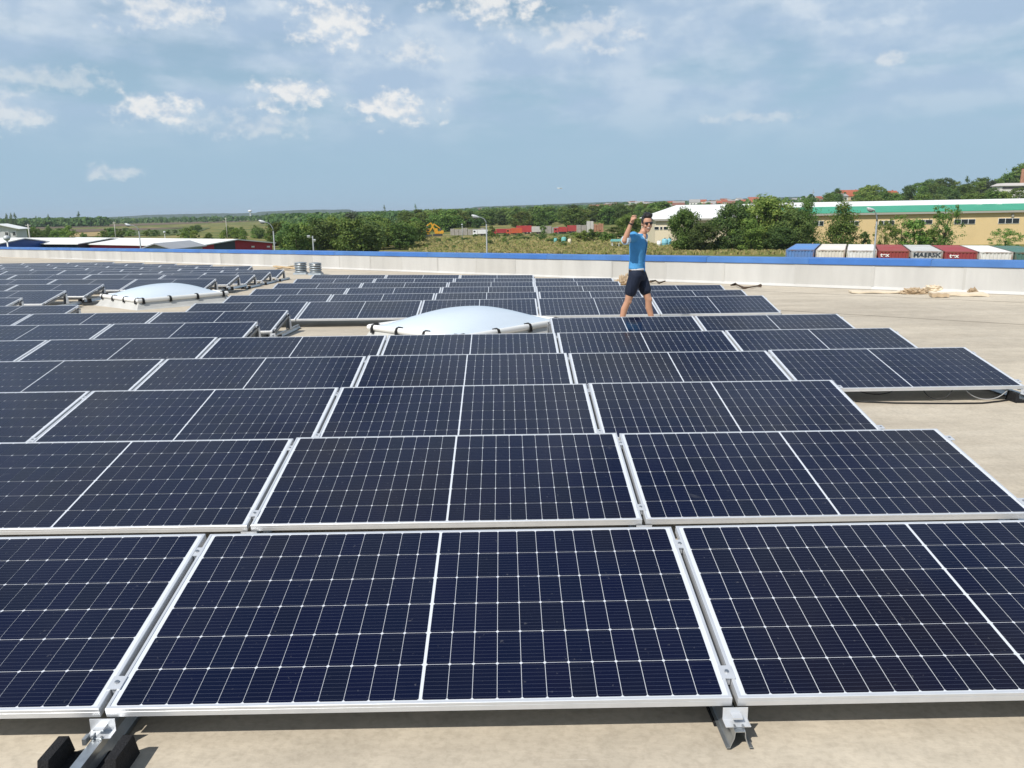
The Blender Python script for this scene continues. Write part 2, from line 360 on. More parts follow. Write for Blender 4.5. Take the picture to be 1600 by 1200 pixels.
def build_parapet():
    root = empty('parapet_wall', tuple(wall_pt(0)) [:2] + (roofz(W0.y),)); inv = -root.location
    tag(root, 'long pale parapet wall with a blue metal cap along the far roof edge', 'wall')
    H = .74; T = .14
    w = MB(); n = 130
    def top(s): p = wall_pt(s); return roofz(p.y) + H
    for i in range(n):
        a, b = lerp(S0, S1, i / n), lerp(S0, S1, (i + 1) / n)
        pa, pb = wall_pt(a), wall_pt(b); oa, ob = wall_pt(a, -T), wall_pt(b, -T)
        za, zb = roofz(pa.y) - .02, roofz(pb.y) - .02
        w.poly([pa + Vector((0, 0, za)) + inv, pb + Vector((0, 0, zb)) + inv, pb + Vector((0, 0, top(b))) + inv, pa + Vector((0, 0, top(a))) + inv])
        w.poly([ob + Vector((0, 0, zb)) + inv, oa + Vector((0, 0, za)) + inv, oa + Vector((0, 0, top(a))) + inv, ob + Vector((0, 0, top(b))) + inv])
    w.obj('wall_face', M_PARA, root)
    # membrane upstands: each sheet slightly proud, with a lapped joint
    s = -60.0; rnd = random.Random(3); k = 0
    while s < 30:
        ln = 1.9 + rnd.random() * .25; m = MB(); e = .006 + .005 * (k % 2)
        cols = 5
        for i in range(cols):
            a, b = s + ln * i / cols, s + ln * (i + 1) / cols
            ea = e + .008 * mnoise.noise(Vector((a * 1.3, 0, 0))); eb = e + .008 * mnoise.noise(Vector((b * 1.3, 0, 0)))
            pa, pb = wall_pt(a, .012 + ea), wall_pt(b, .012 + eb)
            za, zb = roofz(pa.y), roofz(pb.y)
            fa, fb = wall_pt(a, .10), wall_pt(b, .10)
            m.poly([pa + Vector((0, 0, za + .075)) + inv, pb + Vector((0, 0, zb + .075)) + inv, pb + Vector((0, 0, zb + H - .13)) + inv, pa + Vector((0, 0, za + H - .13)) + inv])
            m.poly([fa + Vector((0, 0, za + .008)) + inv, fb + Vector((0, 0, zb + .008)) + inv, pb + Vector((0, 0, zb + .075)) + inv, pa + Vector((0, 0, za + .075)) + inv])
        j = MB(); ja, jb = wall_pt(s - .03, .030), wall_pt(s + .03, .026); zz = roofz(ja.y)
        j.poly([ja + Vector((0, 0, zz + .08)) + inv, jb + Vector((0, 0, zz + .08)) + inv, jb + Vector((0, 0, zz + H - .14)) + inv, ja + Vector((0, 0, zz + H - .14)) + inv]); j.obj('lap_strip', M_PARA2, root)
        m.obj('membrane_sheet', M_PARA if k % 3 else M_PARA2, root, True); s += ln; k += 1
    # blue folded cap in 3 m lengths
    s = -80.0; k = 0
    while s < 44:
        a, b = s + .003, s + 2.997; m = MB(); ex = .004 * (k % 2)
        def sec(q):
            z = top(q); return [wall_pt(q, .035 + ex) + Vector((0, 0, z - .135)), wall_pt(q, .05 + ex) + Vector((0, 0, z - .12)), wall_pt(q, .05 + ex) + Vector((0, 0, z + .018 + ex)), wall_pt(q, -T - .05 - ex) + Vector((0, 0, z + .045 + ex)), wall_pt(q, -T - .05 - ex) + Vector((0, 0, z - .12))]
        pa, pb = sec(a), sec(b)
        for i in range(4): m.poly([pa[i] + inv, pb[i] + inv, pb[i + 1] + inv, pa[i + 1] + inv])
        m.obj('cap_sheet', M_CAP if k % 2 else M_CAP2, root); s += 3.0; k += 1
build_parapet()

# ------------------------------------------------------------------ solar panels
CW, CH, PX, PY = .0824, .1654, .0845, .168
def cell_centres():
    for half in (-1, 1):
        for c in range(12):
            x = half * (.0048 + PX * (c + .5))
            for r in range(6): yield x, PD / 2 + (r - 2.5) * PY
def octagon(cx, cy, ch=.0052):
    w, h = CW / 2, CH / 2
    return [(cx + a, cy + b) for a, b in ((-w + ch, -h), (w - ch, -h), (w, -h + ch), (w, h - ch), (w - ch, h), (-w + ch, h), (-w, h - ch), (-w, -h + ch))]
def cells_mesh(name, centres):
    mb = MB(); uvs = []
    for cx, cy in centres:
        o = octagon(cx, cy); mb.poly([(x, y, 0) for x, y in o])
        uvs += [((x - cx) / CW + .5, (y - cy) / CH + .5) for x, y in o]
    me = mb.mesh(name, M_CELL); ul = me.uv_layers.new(name='UVMap')
    for i, uv in enumerate(uvs): ul.data[i].uv = uv
    return me
ME_CELL = cells_mesh('cell', [(0, 0)]); ME_GRID = cells_mesh('cell_grid', list(cell_centres()))
def frame_mesh():
    mb = MB(); x = PW / 2; lip = .011
    def ring(pts_out, pts_in, flip=False): pass
    zt, zb = 0, -PH
    bv = .0018
    O = [(-x, 0), (x, 0), (x, PD), (-x, PD)]
    I = [(-x + lip, lip), (x - lip, lip), (x - lip, PD - lip), (-x + lip, PD - lip)]
    Ob = [(-x + bv, bv), (x - bv, bv), (x - bv, PD - bv), (-x + bv, PD - bv)]
    for i in range(4):
        j = (i + 1) % 4
        mb.poly([(*O[i], zb), (*O[j], zb), (*O[j], -.0145), (*O[i], -.0145)])               # outer side below the groove
        mb.poly([(*O[i], -.0145), (*O[j], -.0145), (*Ob[j], -.0135), (*Ob[i], -.0135)])       # groove
        mb.poly([(*Ob[i], -.0135), (*Ob[j], -.0135), (*O[j], -.0125), (*O[i], -.0125)])
        mb.poly([(*O[i], -.0125), (*O[j], -.0125), (*O[j], -bv), (*O[i], -bv)])
        mb.poly([(*O[i], -bv), (*O[j], -bv), (*Ob[j], zt), (*Ob[i], zt)])                     # chamfer
        mb.poly([(*Ob[i], zt), (*Ob[j], zt), (*I[j], zt), (*I[i], zt)])                       # lip
        mb.poly([(*I[i], zt), (*I[j], zt), (*I[j], zb), (*I[i], zb)])                         # inner wall
        mb.poly([(*I[i], zb), (*I[j], zb), (*O[j], zb), (*O[i], zb)])
    return mb.mesh('frame', M_ALU)
ME_FRAME = frame_mesh()
def sheet_mesh():
    mb = MB(); x = PW / 2 - .010; y0, y1 = .010, PD - .010
    mb.poly([(-x, y0, -.0025), (x, y0, -.0025), (x, y1, -.0025), (-x, y1, -.0025)])
    mb.poly([(-x, y1, -.007), (x, y1, -.007), (x, y0, -.007), (-x, y0, -.007)])
    return mb.mesh('backsheet', M_BACK)
ME_SHEET = sheet_mesh()

# seam numbers each row runs between: (first, last) stretches
ROWS = {0: [(-2, 2)], 1: [(-2, 2)], 2: [(-3, 2)], 3: [(-3, 3)], 4: [(-4, 3)], 5: [(-5, -1), (1, 3)], 6: [(-5, -1)], 7: [(-6, -3), (-2, 3)], 8: [(-6, -4), (-2, 3)], 9: [(-7, -4), (-2, 3)], 10: [(-8, -4), (-2, 2)],
        11: [(-8, -3), (-2, 2)], 12: [(-9, -3), (-2, 1)], 13: [(-9, -3)], 14: [(-6, -3)], 15: [(-6, -3)], 16: [(-10, -4)], 17: [(-10, -4)], 18: [(-11, -5)], 19: [(-11, -6)], 20: [(-12, -7)], 21: [(-12, -8)]}
ORD = ['first', 'second', 'third', 'fourth', 'fifth', 'sixth', 'seventh', 'eighth', 'ninth', 'tenth', 'eleventh', 'twelfth', 'thirteenth', 'fourteenth', 'fifteenth', 'sixteenth', 'seventeenth', 'eighteenth', 'nineteenth', 'twentieth', 'twenty first', 'twenty second']
def seam_pos(k, j):
    ox, oy, oz = rowoff(k); x = j * PITCHX + ox
    return Vector((x, row_y(k), oz - ROLL.get(k, 0) * (x - 0.)))
FULL_CELLS = {(0, -1), (0, 0), (0, 1), (1, -2), (1, -1), (1, 0), (1, 1), (2, -2), (2, -1), (2, 0), (2, 1)}
CENTRES = list(cell_centres())
prnd = random.Random(11)
def row_name(k): return 'front row' if k == 0 else ORD[k] + ' row from front'
for k, parts in ROWS.items():
    for pi, (a, b) in enumerate(parts):
        for j in range(a, b):
            p = seam_pos(k, j); x = p.x + PITCHX / 2; z = rowoff(k)[2] - ROLL.get(k, 0) * x
            root = empty('solar_panel', (x, p.y, z), (TILT + prnd.uniform(-.005, .003), ROLL.get(k, 0) + prnd.uniform(-.0018, .0018), prnd.uniform(-.0006, .0006)))
            n_right = b - j - 1
            side = ''
            if len(parts) == 2: side = ', left block' if pi == 0 else ', right block'
            where = ('last on the right' if n_right == 0 else ORD[n_right] + ' from right')
            tag(root, 'dark blue solar panel ' + where + ' in ' + row_name(k) + side, 'solar panel', 'solar panels in tilted rows on the roof')
            place('frame', ME_FRAME, root); place('backsheet', ME_SHEET, root)
            if (k, j) in FULL_CELLS:
                for cx, cy in CENTRES: place('cell', ME_CELL, root, (cx, cy, -.0014))
            else:
                g = place('cell_grid', ME_GRID, root, (0, 0, -.0014)); tag(g, kind='stuff')

# ------------------------------------------------------------------ mounting rails under the seams
def rail_mesh(y0, y1):
    mb = MB(); sec = [(-.044, 0), (-.033, 0), (-.020, .034), (-.0175, .058), (.0175, .058), (.020, .034), (.033, 0), (.044, 0)]
    th = .0025
    inn = [(-.044, -th), (-.0315, -th), (-.0175, .033), (-.015, .0555), (.015, .0555), (.0175, .033), (.0315, -th), (.044, -th)]
    for i in range(len(sec) - 1):
        mb.poly([(sec[i][0], y0, sec[i][1]), (sec[i][0], y1, sec[i][1]), (sec[i + 1][0], y1, sec[i + 1][1]), (sec[i + 1][0], y0, sec[i + 1][1])][::-1])
        mb.poly([(inn[i][0], y0, inn[i][1]), (inn[i][0], y1, inn[i][1]), (inn[i + 1][0], y1, inn[i + 1][1]), (inn[i + 1][0], y0, inn[i + 1][1])])
        for y in (y0, y1): mb.poly([(sec[i][0], y, sec[i][1]), (sec[i + 1][0], y, sec[i + 1][1]), (inn[i + 1][0], y, inn[i + 1][1]), (inn[i][0], y, inn[i][1])])
    # lips of the clip-in tabs and screw dots
    if y0 < -.15:
        mb.box((-.03, y0 + .14, .066), (.012, .03, .022)); mb.box((-.012, y0 + .155, .066), (.004, .02, .018))
    return mb.mesh('rail', M_GALV)
def bracket_mesh():
    mb = MB(); t = .003
    mb.box((0, -.003 - t, .048), (.084, t, .044)); mb.box((0, -.026, .0265), (.084, .044, t)); mb.box((0, -.022, .05), (.034, .034, .006))
    mb.box((-.014, -.05, .031), (.006, .012, .006), 1); mb.box((.014, -.05, .031), (.006, .012, .006), 1)
    return mb.mesh('front_bracket', [M_ALU, M_STEEL])
def post_mesh(h):
    mb = MB(); t = .003
    # folded sheet post: two tapered cheeks and a web, leaning a little forwards
    for sx in (-1, 1):
        mb.poly([(sx * .032, -.055, 0), (sx * .032, .075, 0), (sx * .026, .03, h), (sx * .026, -.03, h)]); mb.poly([(sx * (.032 - t), -.055, 0), (sx * (.026 - t), -.03, h), (sx * (.026 - t), .03, h), (sx * (.032 - t), .075, 0)])
    mb.poly([(-.032, .075, 0), (.032, .075, 0), (.026, .03, h), (-.026, .03, h)][::-1]); mb.poly([(-.029, .072, 0), (.029, .072, 0), (.023, .027, h), (-.023, .027, h)])
    mb.box((0, 0, h + .004), (.06, .075, .006)); mb.box((0, -.01, h + .018), (.03, .03, .022), 1)
    return mb.mesh('rear_post', [M_ALU, M_RUB])
def clamp_mesh():
    mb = MB(); mb.box((0, 0, .0025), (.046, .062, .004)); mb.box((0, 0, -.014), (.014, .055, .028))
    mb.lathe([(.0078, .0045), (.0078, .0095), (.005, .0105)], 8, (0, 0, 0), 1)
    return mb.mesh('clamp', [M_ALU, M_STEEL])
def pad_mesh():
    mb = MB(); mb.box((0, 0, .006), (.10, .12, .012)); return mb.mesh('rubber_pad', M_RUB)
def block_mesh():
    """dished rubber shoe: two upright cheeks joined by a low base"""
    mb = MB(); mb.box((0, 0, .011), (.20, .15, .022))
    for sx in (-1, 1):
        x0, x1 = sx * .088, sx * .122
        mb.poly([(x0, -.075, .02), (x0, .085, .02), (x0, .062, .088), (x0, -.06, .088)]); mb.poly([(x1, -.08, 0), (x1, .09, 0), (x1, .062, .088), (x1, -.06, .088)])
        mb.poly([(x0, -.06, .088), (x0, .062, .088), (x1, .062, .088), (x1, -.06, .088)]); mb.poly([(x0, -.075, .02), (x0, -.06, .088), (x1, -.06, .088), (x1, -.08, 0)]); mb.poly([(x0, .085, .02), (x0, .062, .088), (x1, .062, .088), (x1, .09, 0)])
    return mb.mesh('rubber_shoe', M_RUB)
ME_RAIL = rail_mesh(-.07, 1.55); ME_RAIL_LONG = rail_mesh(-.20, 1.55); ME_BR = bracket_mesh(); ME_CL = clamp_mesh(); ME_PAD = pad_mesh(); ME_SHOE = block_mesh()
POST_Y = .93
def gap_blocker_mesh():  # dark bar added under the seam, blocks the sunlit roof in the gap
    mb = MB(); mb.box((0, .52, -PH - .016), (.05, .94, .026)); return mb.mesh('gap_blocker', mat('gap_shade_grey', (.20, .205, .21), .55, .5, .4, .2, 9))
ME_GAP_BLOCKER = gap_blocker_mesh()
ME_POST = post_mesh(HL + math.sin(TILT) * POST_Y - PH - .012 - .058 - .012)
def mount(k, j, label, shoe_y=None, long=False):
    p = seam_pos(k, j); x = p.x - GAP / 2 * 0
    z0 = roofz(p.y); slope = (roofz(p.y + 1.2) - z0) / 1.2
    root = empty('mounting_rail', (x - .0, p.y, p.z - HL), (math.atan(slope), 0, 0))
    tag(root, label, 'mounting rail', 'mounting rails under the panel seams')
    place('rail', ME_RAIL_LONG if long else ME_RAIL, root, (0, 0, .012))
    place('front_bracket', ME_BR, root, (0, 0, .046))
    place('rear_post', ME_POST, root, (0, POST_Y, .070))
    for d in (.115, .90):
        place('clamp', ME_CL, root, (0, d * math.cos(TILT), HL + d * math.sin(TILT)), (TILT, 0, 0))
    place('gap_blocker', ME_GAP_BLOCKER, root, (0, 0, HL), (TILT, 0, 0))
    place('rubber_pad', ME_PAD, root, (0, 1.42, 0))
    if shoe_y is None: place('rubber_pad', ME_PAD, root, (0, .12, 0))
    else: place('rubber_shoe', ME_SHOE, root, (0, shoe_y, 0))
    return root
for k, parts in ROWS.items():
    for pi, (a, b) in enumerate(parts):
        side = ''
        if len(parts) == 2: side = ', left block' if pi == 0 else ', right block'
        for j in range(a, b + 1):
            edge = j in (a, b)
            if not edge and k > 4: continue
            if edge and j == a and k in (0, 1, 2, 3, 4, 5, 6) and not (k == 5 and a == 1): continue       # far outside the picture
            if j == b: lab = 'mounting rail and rear post, right end of the ' + row_name(k) + side
            elif j == a: lab = 'mounting rail at the left end of the ' + row_name(k) + side
            else: lab = 'mounting rail under the ' + ORD[b - j - 1] + ' panel seam from the right in the ' + row_name(k)
            m = mount(k, j, lab, (-.115 if (k, j) == (0, 0) else (-.0 if edge else None)), (k, j) == (0, 0))

# ------------------------------------------------------------------ skylights
M_DOME = mat('opal_acrylic', (.56, .63, .70), .22, 0, .5, .05, .8)
M_RIM = mat('white_rim', (.80, .80, .78), .4, 0, .5, .06, 2)
M_CURB = mat('skylight_curb', (.50, .50, .48), .65, 0, .4, .2, 2.0)
def skylight(cx, cy, hu, hv, label, cat='skylight'):
    z0 = roofz(cy); rz = math.atan2(WU.y, WU.x)
    root = empty('skylight', (cx, cy, z0), (0, 0, rz)); tag(root, label, cat, 'domed skylights between the panel rows')
    # curb: membrane-clad upstand that flares onto the roof
    mb = MB(); hgt = .18
    prof = [(.30, -.03), (.14, .012), (.10, .05), (.02, hgt)]
    rings = [[(sx * (hu + e), sy * (hv + e), z) for sx, sy in ((-1, -1), (1, -1), (1, 1), (-1, 1))] for e, z in prof]
    for r0, r1 in zip(rings[:-1], rings[1:]):
        for i in range(4): mb.poly([r0[i], r0[(i + 1) % 4], r1[(i + 1) % 4], r1[i]])
    mb.obj('curb', M_CURB, root)
    # rounded rim, four lengths
    for i, (sx, sy, ln, rot) in enumerate(((0, -1, hu, 0), (1, 0, hv, math.pi / 2), (0, 1, hu, math.pi), (-1, 0, hv, -math.pi / 2))):
        m = MB(); dist = hv if sx == 0 else hu; n = 9; sec = []
        for q in range(n):
            t = q / (n - 1); a = lerp(-1.75, 1.0, t); sec.append((-(dist + .015) - math.cos(a) * .045, hgt + .045 + math.sin(a) * .050))
        sec.append((-(dist - .06), hgt + .07))
        for (y0, za), (y1, zb) in zip(sec[:-1], sec[1:]):
            la, lb = ln - dist - y0, ln - dist - y1
            m.poly([(-la, y0, za), (la, y0, za), (lb, y1, zb), (-lb, y1, zb)])
        m.obj('rim', M_RIM, root, True, rot=(0, 0, rot))
    # dome
    d = MB(); n = 36; idx = {}
    for i in range(n + 1):
        for j in range(n + 1):
            u, v = 2 * i / n - 1, 2 * j / n - 1
            f = (1 - abs(u) ** 2.2) ** .82 * (1 - abs(v) ** 2.2) ** .82
            idx[i, j] = len(d.v); d.v.append((u * (hu - .055), v * (hv - .055), hgt + .066 + .235 * f + .012 * f * mnoise.noise(Vector((u * 2, v * 2, 3)))))
    for i in range(n):
        for j in range(n): d.f.append((idx[i, j], idx[i + 1, j], idx[i + 1, j + 1], idx[i, j + 1])); d.mi.append(0)
    d.obj('dome', M_DOME, root, True)
    # black hold-down clips along the rim
    c = MB()
    seg = [Vector((0, -.066, .005)), Vector((0, -.068, .05)), Vector((0, -.045, .098)), Vector((0, .0, .112)), Vector((0, .04, .105))]
    for p, q in zip(seg[:-1], seg[1:]): c.bar(p, q + (q - p).normalized() * .008, .05, .014)
    c.box((0, -.06, .0), (.06, .03, .02))
    me = c.mesh('clip', M_RUB)
    for t in (-.93, -.33, .3, .93):
        place('clip', me, root, (t * hu, -hv, hgt - .02)); place('clip', me, root, (t * hu, hv, hgt - .02), (0, 0, math.pi))
        place('clip', me, root, (hu, t * hv, hgt - .02), (0, 0, math.pi / 2)); place('clip', me, root, (-hu, t * hv, hgt - .02), (0, 0, -math.pi / 2))
skylight(.84, 9.72, .92, 1.10, 'white domed skylight in front of the man, between the fifth and eighth panel rows')
skylight(-6.62, 16.55, .94, 1.02, 'white domed skylight at the left, beside the aisle between the panel blocks')

# ------------------------------------------------------------------ roof ventilators, debris, cables
M_VENT = mat('grey_vent_metal', (.30, .34, .37), .45, .5, .5, .25, 6)
def ventilator(px, py, label):
    d = FWD + RGT * ((px - 800) / FPX) - UPV * ((py - 600) / FPX)
    z = -.7
    for _ in range(20): P = CAM + d * ((z - CAM.z) / d.z); z = roofz(P.y)
    root = empty('roof_ventilator', P); tag(root, label, 'ventilator', 'grey roof ventilators by the parapet')
    b = MB(); b.box((0, 0, .035), (.52, .52, .09), 0, None, .9); b.obj('base', M_VENT, root)
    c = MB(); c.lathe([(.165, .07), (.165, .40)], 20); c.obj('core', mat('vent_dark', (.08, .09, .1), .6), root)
    for i in range(4):
        r = MB(); z0 = .075 + i * .088; r.lathe([(.21, z0), (.235, z0 + .012), (.235, z0 + .058), (.20, z0 + .075), (.165, z0 + .076)], 24); r.obj('louvre_ring', M_VENT, root, True)
    t = MB(); t.lathe([(.235, .425), (.24, .435), (.235, .455), (.10, .475), (.02, .48)], 24); t.obj('cap', M_VENT, root, True)
    s = MB(); s.box((.02, -.243, .40), (.07, .01, .06)); s.obj('label_plate', M_RIM, root)
ventilator(470.5, 428.5, 'grey banded roof ventilator nearer the left panel block')
ventilator(493.5, 429.5, 'grey banded roof ventilator, right one of the pair by the parapet')

def on_roof(px, py):
    d = FWD + RGT * ((px - 800) / FPX) - UPV * ((py - 600) / FPX); z = -.4
    for _ in range(25): P = CAM + d * ((z - CAM.z) / d.z); z = roofz(P.y)
    return P
M_CARD = mat('cardboard', (.50, .385, .26), .85, 0, .2, .18, 5, .1, 20)
M_CARD2 = mat('pale_cardboard', (.70, .60, .46), .85, 0, .2, .15, 4)
M_PAPER = mat('crumpled_paper', (.46, .35, .23), .9, 0, .2, .3, 9)
M_BROWN = mat('dark_wrap', (.10, .07, .05), .8, 0, .2, .4, 12)
M_WOOD = mat('raw_timber', (.58, .44, .27), .75, 0, .3, .2, 4)
drnd = random.Random(5)
def flat_sheet(name, px, py, ln, wd, th, rz, label, m, cat='cardboard', lift=0., bend=.02):
    P = on_roof(px, py); mb = MB(); n = 8
    top = []; bot = []
    for i in range(n + 1):
        for s in (-1, 1):
            x = (i / n - .5) * ln; y = s * wd / 2 * (1 + .05 * math.sin(i * 1.7 + s)); z = th + bend * abs(math.sin(i * .9 + s)) + lift
            top.append((x, y, z)); bot.append((x, y, max(.002, z - th)))
    for i in range(n):
        a = 2 * i
        mb.poly([top[a], top[a + 2], top[a + 3], top[a + 1]]); mb.poly([bot[a], bot[a + 1], bot[a + 3], bot[a + 2]])
        mb.poly([bot[a], bot[a + 2], top[a + 2], top[a]]); mb.poly([top[a + 1], top[a + 3], bot[a + 3], bot[a + 1]])
    mb.poly([bot[0], top[0], top[1], bot[1]]); mb.poly([bot[-2], bot[-1], top[-1], top[-2]])
    o = mb.obj(name, m, None, False, (P.x, P.y, roofz(P.y) + .003), (0, 0, rz)); tag(o, label, cat, None); return o
def crumple(name, px, py, rx, ry, rz_, rot, label, m, cat='paper', seed=1, rough=.35):
    P = on_roof(px, py); mb = MB(); n, k = 40, 20; idx = {}
    for i in range(k + 1):
        t = (math.pi * .5) * i / k
        for j in range(n):
            a = 2 * math.pi * j / n; q = Vector((math.cos(a) * math.cos(t), math.sin(a) * math.cos(t), math.sin(t)))
            nn = abs(mnoise.noise(q * 2.3 + Vector((seed, 0, 0)))) * .9 + abs(mnoise.noise(q * 5.5 + Vector((0, seed, 0)))) * .7 + mnoise.noise(q * 11 + Vector((0, 0, seed))) * .25
            s = .62 + rough * 1.6 * nn
            idx[i, j] = len(mb.v); mb.v.append((q.x * rx * s, q.y * ry * s, max(0.001, q.z * rz_ * s)))
    for i in range(k):
        for j in range(n): mb.f.append((idx[i, j], idx[i, (j + 1) % n], idx[i + 1, (j + 1) % n], idx[i + 1, j])); mb.mi.append(0)
    o = mb.obj(name, m, None, False, (P.x, P.y, roofz(P.y) - .003), (0, 0, rot)); tag(o, label, cat); return o
aw = math.atan2(WU.y, WU.x)
flat_sheet('cardboard_sheet', 1374, 458, 1.35, .34, .035, aw * .25, 'long flattened cardboard lying left of the crumpled paper heap by the parapet', M_CARD2)
flat_sheet('cardboard_sheet', 1497, 462, 1.15, .45, .05, aw * .35, 'flattened cardboard box lying right of the crumpled paper heap', M_CARD2)
flat_sheet('cardboard_sheet', 1467, 464.5, .36, .22, .07, aw * .3, 'small pale cardboard box lid in front of the crumpled paper heap', M_CARD)
crumple('paper_heap', 1430, 459, .42, .26, .16, .1, 'heap of crumpled brown packing paper by the parapet on the right', M_PAPER, 'paper', 3)
crumple('paper_heap', 1466, 455.5, .40, .22, .24, -.3, 'taller crumpled paper heap leaning on flattened cardboard at the right', M_CARD2, 'paper', 8)
crumple('paper_scrap', 1520, 459.5, .17, .13, .16, .3, 'small crumpled paper scrap on the right end of the flattened cardboard', M_PAPER, 'paper', 15)
crumple('paper_heap', 977, 447, .24, .2, .30, .2, 'upright crumpled brown wrapping standing behind the man beside the panels', M_CARD, 'paper', 21, .5)
def rag(pts, label, r=.03):
    mb = MB(); Q = []
    for (px, py) in pts:
        P = on_roof(px, py); Q.append(P + Vector((drnd.uniform(-.03, .03), drnd.uniform(-.05, .05), r * .7 + drnd.uniform(0, .05))))
    mb.tube(Q, [r * drnd.uniform(.5, 1.4) for _ in Q], 6); o = mb.obj('dark_strap', M_BROWN); tag(o, label, 'strap')
rag([(1142, 449.5), (1148, 448), (1154, 449.5), (1163, 452), (1172, 451.5), (1180, 449), (1190, 450)], 'dark twisted strip of wrapping lying right of the last panel rows', .035)
rag([(1017, 443.5), (1023, 442), (1030, 444), (1038, 443)], 'short dark strip of wrapping behind the panels right of the man', .03)
for i, (x0, y0, x1, y1) in enumerate(((428, 417.5, 462, 421), (432, 423.5, 459, 419), (430, 421, 463, 424.5))):
    A, B = on_roof(x0, y0), on_roof(x1, y1); mb = MB(); mb.bar(A + Vector((0, 0, .05 + .05 * i)), B + Vector((0, 0, .05 + .05 * i)), .10, .05)
    o = mb.obj('timber_offcut', M_WOOD); tag(o, 'pale timber offcut, ' + ('bottom', 'middle', 'top')[i] + ' of the loose pile left of the roof ventilators', 'timber', 'timber offcuts by the ventilators')
def cable(name, pts, r, label, m=M_BLACK):
    mb = MB(); mb.tube(pts, r, 6); o = mb.obj(name, m, None, True); tag(o, label, 'cable')
cable('roof_cable', [on_roof(*q) + Vector((0, 0, .009)) for q in ((1336, 628.5), (1360, 629.5), (1400, 631), (1450, 631.5), (1500, 631.6), (1535, 631.2), (1560, 628.5), (1580, 625.5), (1598, 622.5), (1625, 619), (1660, 617))], .008, 'thin black cable lying on the roof in front of the fourth row right end')
def hang(k, x0, x1, sag, dy=.03):
    y = row_y(k) + dy; z = rowoff(k)[2] - .04; return [Vector((lerp(x0, x1, t), y + .02 * math.sin(t * 6), z - 4 * sag * t * (1 - t))) for t in [i / 12 for i in range(13)]]
cable('hanging_cable', hang(3, 5.35, 5.62, .085), .005, 'cable loop hanging under the right end panel of the fourth row')
cable('hanging_cable', hang(3, 5.75, 6.15, .095), .005, 'lower cable loop hanging nearest the corner of the fourth row right end', mat('grey_cable', (.3, .3, .3), .5))
cable('hanging_cable', hang(3, 4.75, 5.2, .07, .2), .005, 'cable sagging in the shadow under the fourth row of panels')

# ================================================================== the land around the warehouse
def ground_h(x, y):
    h = GZ
    h += 20 * math.exp(-((x - 400) ** 2 + (y - 560) ** 2) / (2 * 165 ** 2))
    h += 30 * math.exp(-((x - 760) ** 2 + (y - 2000) ** 2) / (2 * 640 ** 2))
    if y > 2500: h += 10 * sstep((y - 2500) / 3000)
    return h
def ground_pt(px, Y, dz=0.):
    p = at(px, 334.5 - .0129 * (px - 800), Y); return Vector((p.x, Y, ground_h(p.x, Y) + dz))
def on_ground(px, py, dz=0.):
    d = FWD + RGT * ((px - 800) / FPX) - UPV * ((py - 600) / FPX); P = CAM + d * ((GZ - CAM.z) / d.z); return Vector((P.x, P.y, ground_h(P.x, P.y) + dz))
def ground_material():
    m = bpy.data.materials.new('meadow'); m.use_nodes = True; nt = m.node_tree; L = nt.links; b = nt.nodes['Principled BSDF']; N = nt.nodes.new
    geo = N('ShaderNodeNewGeometry')
    def nz(sc, det, st=(1, 1, 1)):
        mp = N('ShaderNodeMapping'); mp.inputs['Scale'].default_value = st; L.new(geo.outputs['Position'], mp.inputs[0])
        n = N('ShaderNodeTexNoise'); n.inputs['Scale'].default_value = sc; n.inputs['Detail'].default_value = det; n.inputs['Roughness'].default_value = .62; L.new(mp.outputs[0], n.inputs['Vector']); return n.outputs['Fac']
    cr = N('ShaderNodeValToRGB'); e = cr.color_ramp.elements
    e[0].position = .36; e[0].color = (.085, .125, .034, 1); e[1].position = .66; e[1].color = (.33, .26, .125, 1)
    a = e.new(.48); a.color = (.15, .17, .055, 1); c = e.new(.56); c.color = (.235, .215, .085, 1)
    L.new(nz(.055, 9, (1, .8, 1)), cr.inputs[0])
    cr2 = N('ShaderNodeValToRGB'); cr2.color_ramp.elements[0].position = .3; cr2.color_ramp.elements[0].color = (.6, .62, .6, 1); cr2.color_ramp.elements[1].position = .7; cr2.color_ramp.elements[1].color = (1.15, 1.12, 1.05, 1); L.new(nz(.9, 8), cr2.inputs[0])
    mu = N('ShaderNodeMix'); mu.data_type = 'RGBA'; mu.blend_type = 'MULTIPLY'; mu.inputs['Factor'].default_value = 1; L.new(cr.outputs[0], mu.inputs['A']); L.new(cr2.outputs[0], mu.inputs['B'])
    L.new(mu.outputs['Result'], b.inputs['Base Color']); b.inputs['Roughness'].default_value = .95; b.inputs['Specular IOR Level'].default_value = .1
    return m
def build_ground():
    mb = MB(); ys = [-400, -200, -60, 0, 40, 80, 120, 160, 200]
    while ys[-1] < 9500: ys.append(ys[-1] * 1.09)
    nx = 90; ids = []
    for y in ys:
        hw = 700 + abs(y) * 1.3; row = []
        for i in range(nx + 1):
            x = lerp(-hw, hw, i / nx); row.append(len(mb.v)); mb.v.append((x, y, ground_h(x, y)))
        ids.append(row)
    for r0, r1 in zip(ids[:-1], ids[1:]):
        for i in range(nx): mb.f.append((r0[i], r0[i + 1], r1[i + 1], r1[i])); mb.mi.append(0)
    tag(mb.obj('ground', ground_material(), None, True), kind='structure')
build_ground()
def field(name, corners, m):
    mb = MB(); n = 12; P = [on_ground(*c, .25) for c in corners]
    for i in range(n):
        a0, a1 = P[0].lerp(P[1], i / n), P[0].lerp(P[1], (i + 1) / n); b0, b1 = P[3].lerp(P[2], i / n), P[3].lerp(P[2], (i + 1) / n)
        q = [a0, a1, b1, b0]
        for v in q: v.z = ground_h(v.x, v.y) + .25
        mb.poly(q)
    tag(mb.obj(name, m), kind='structure')
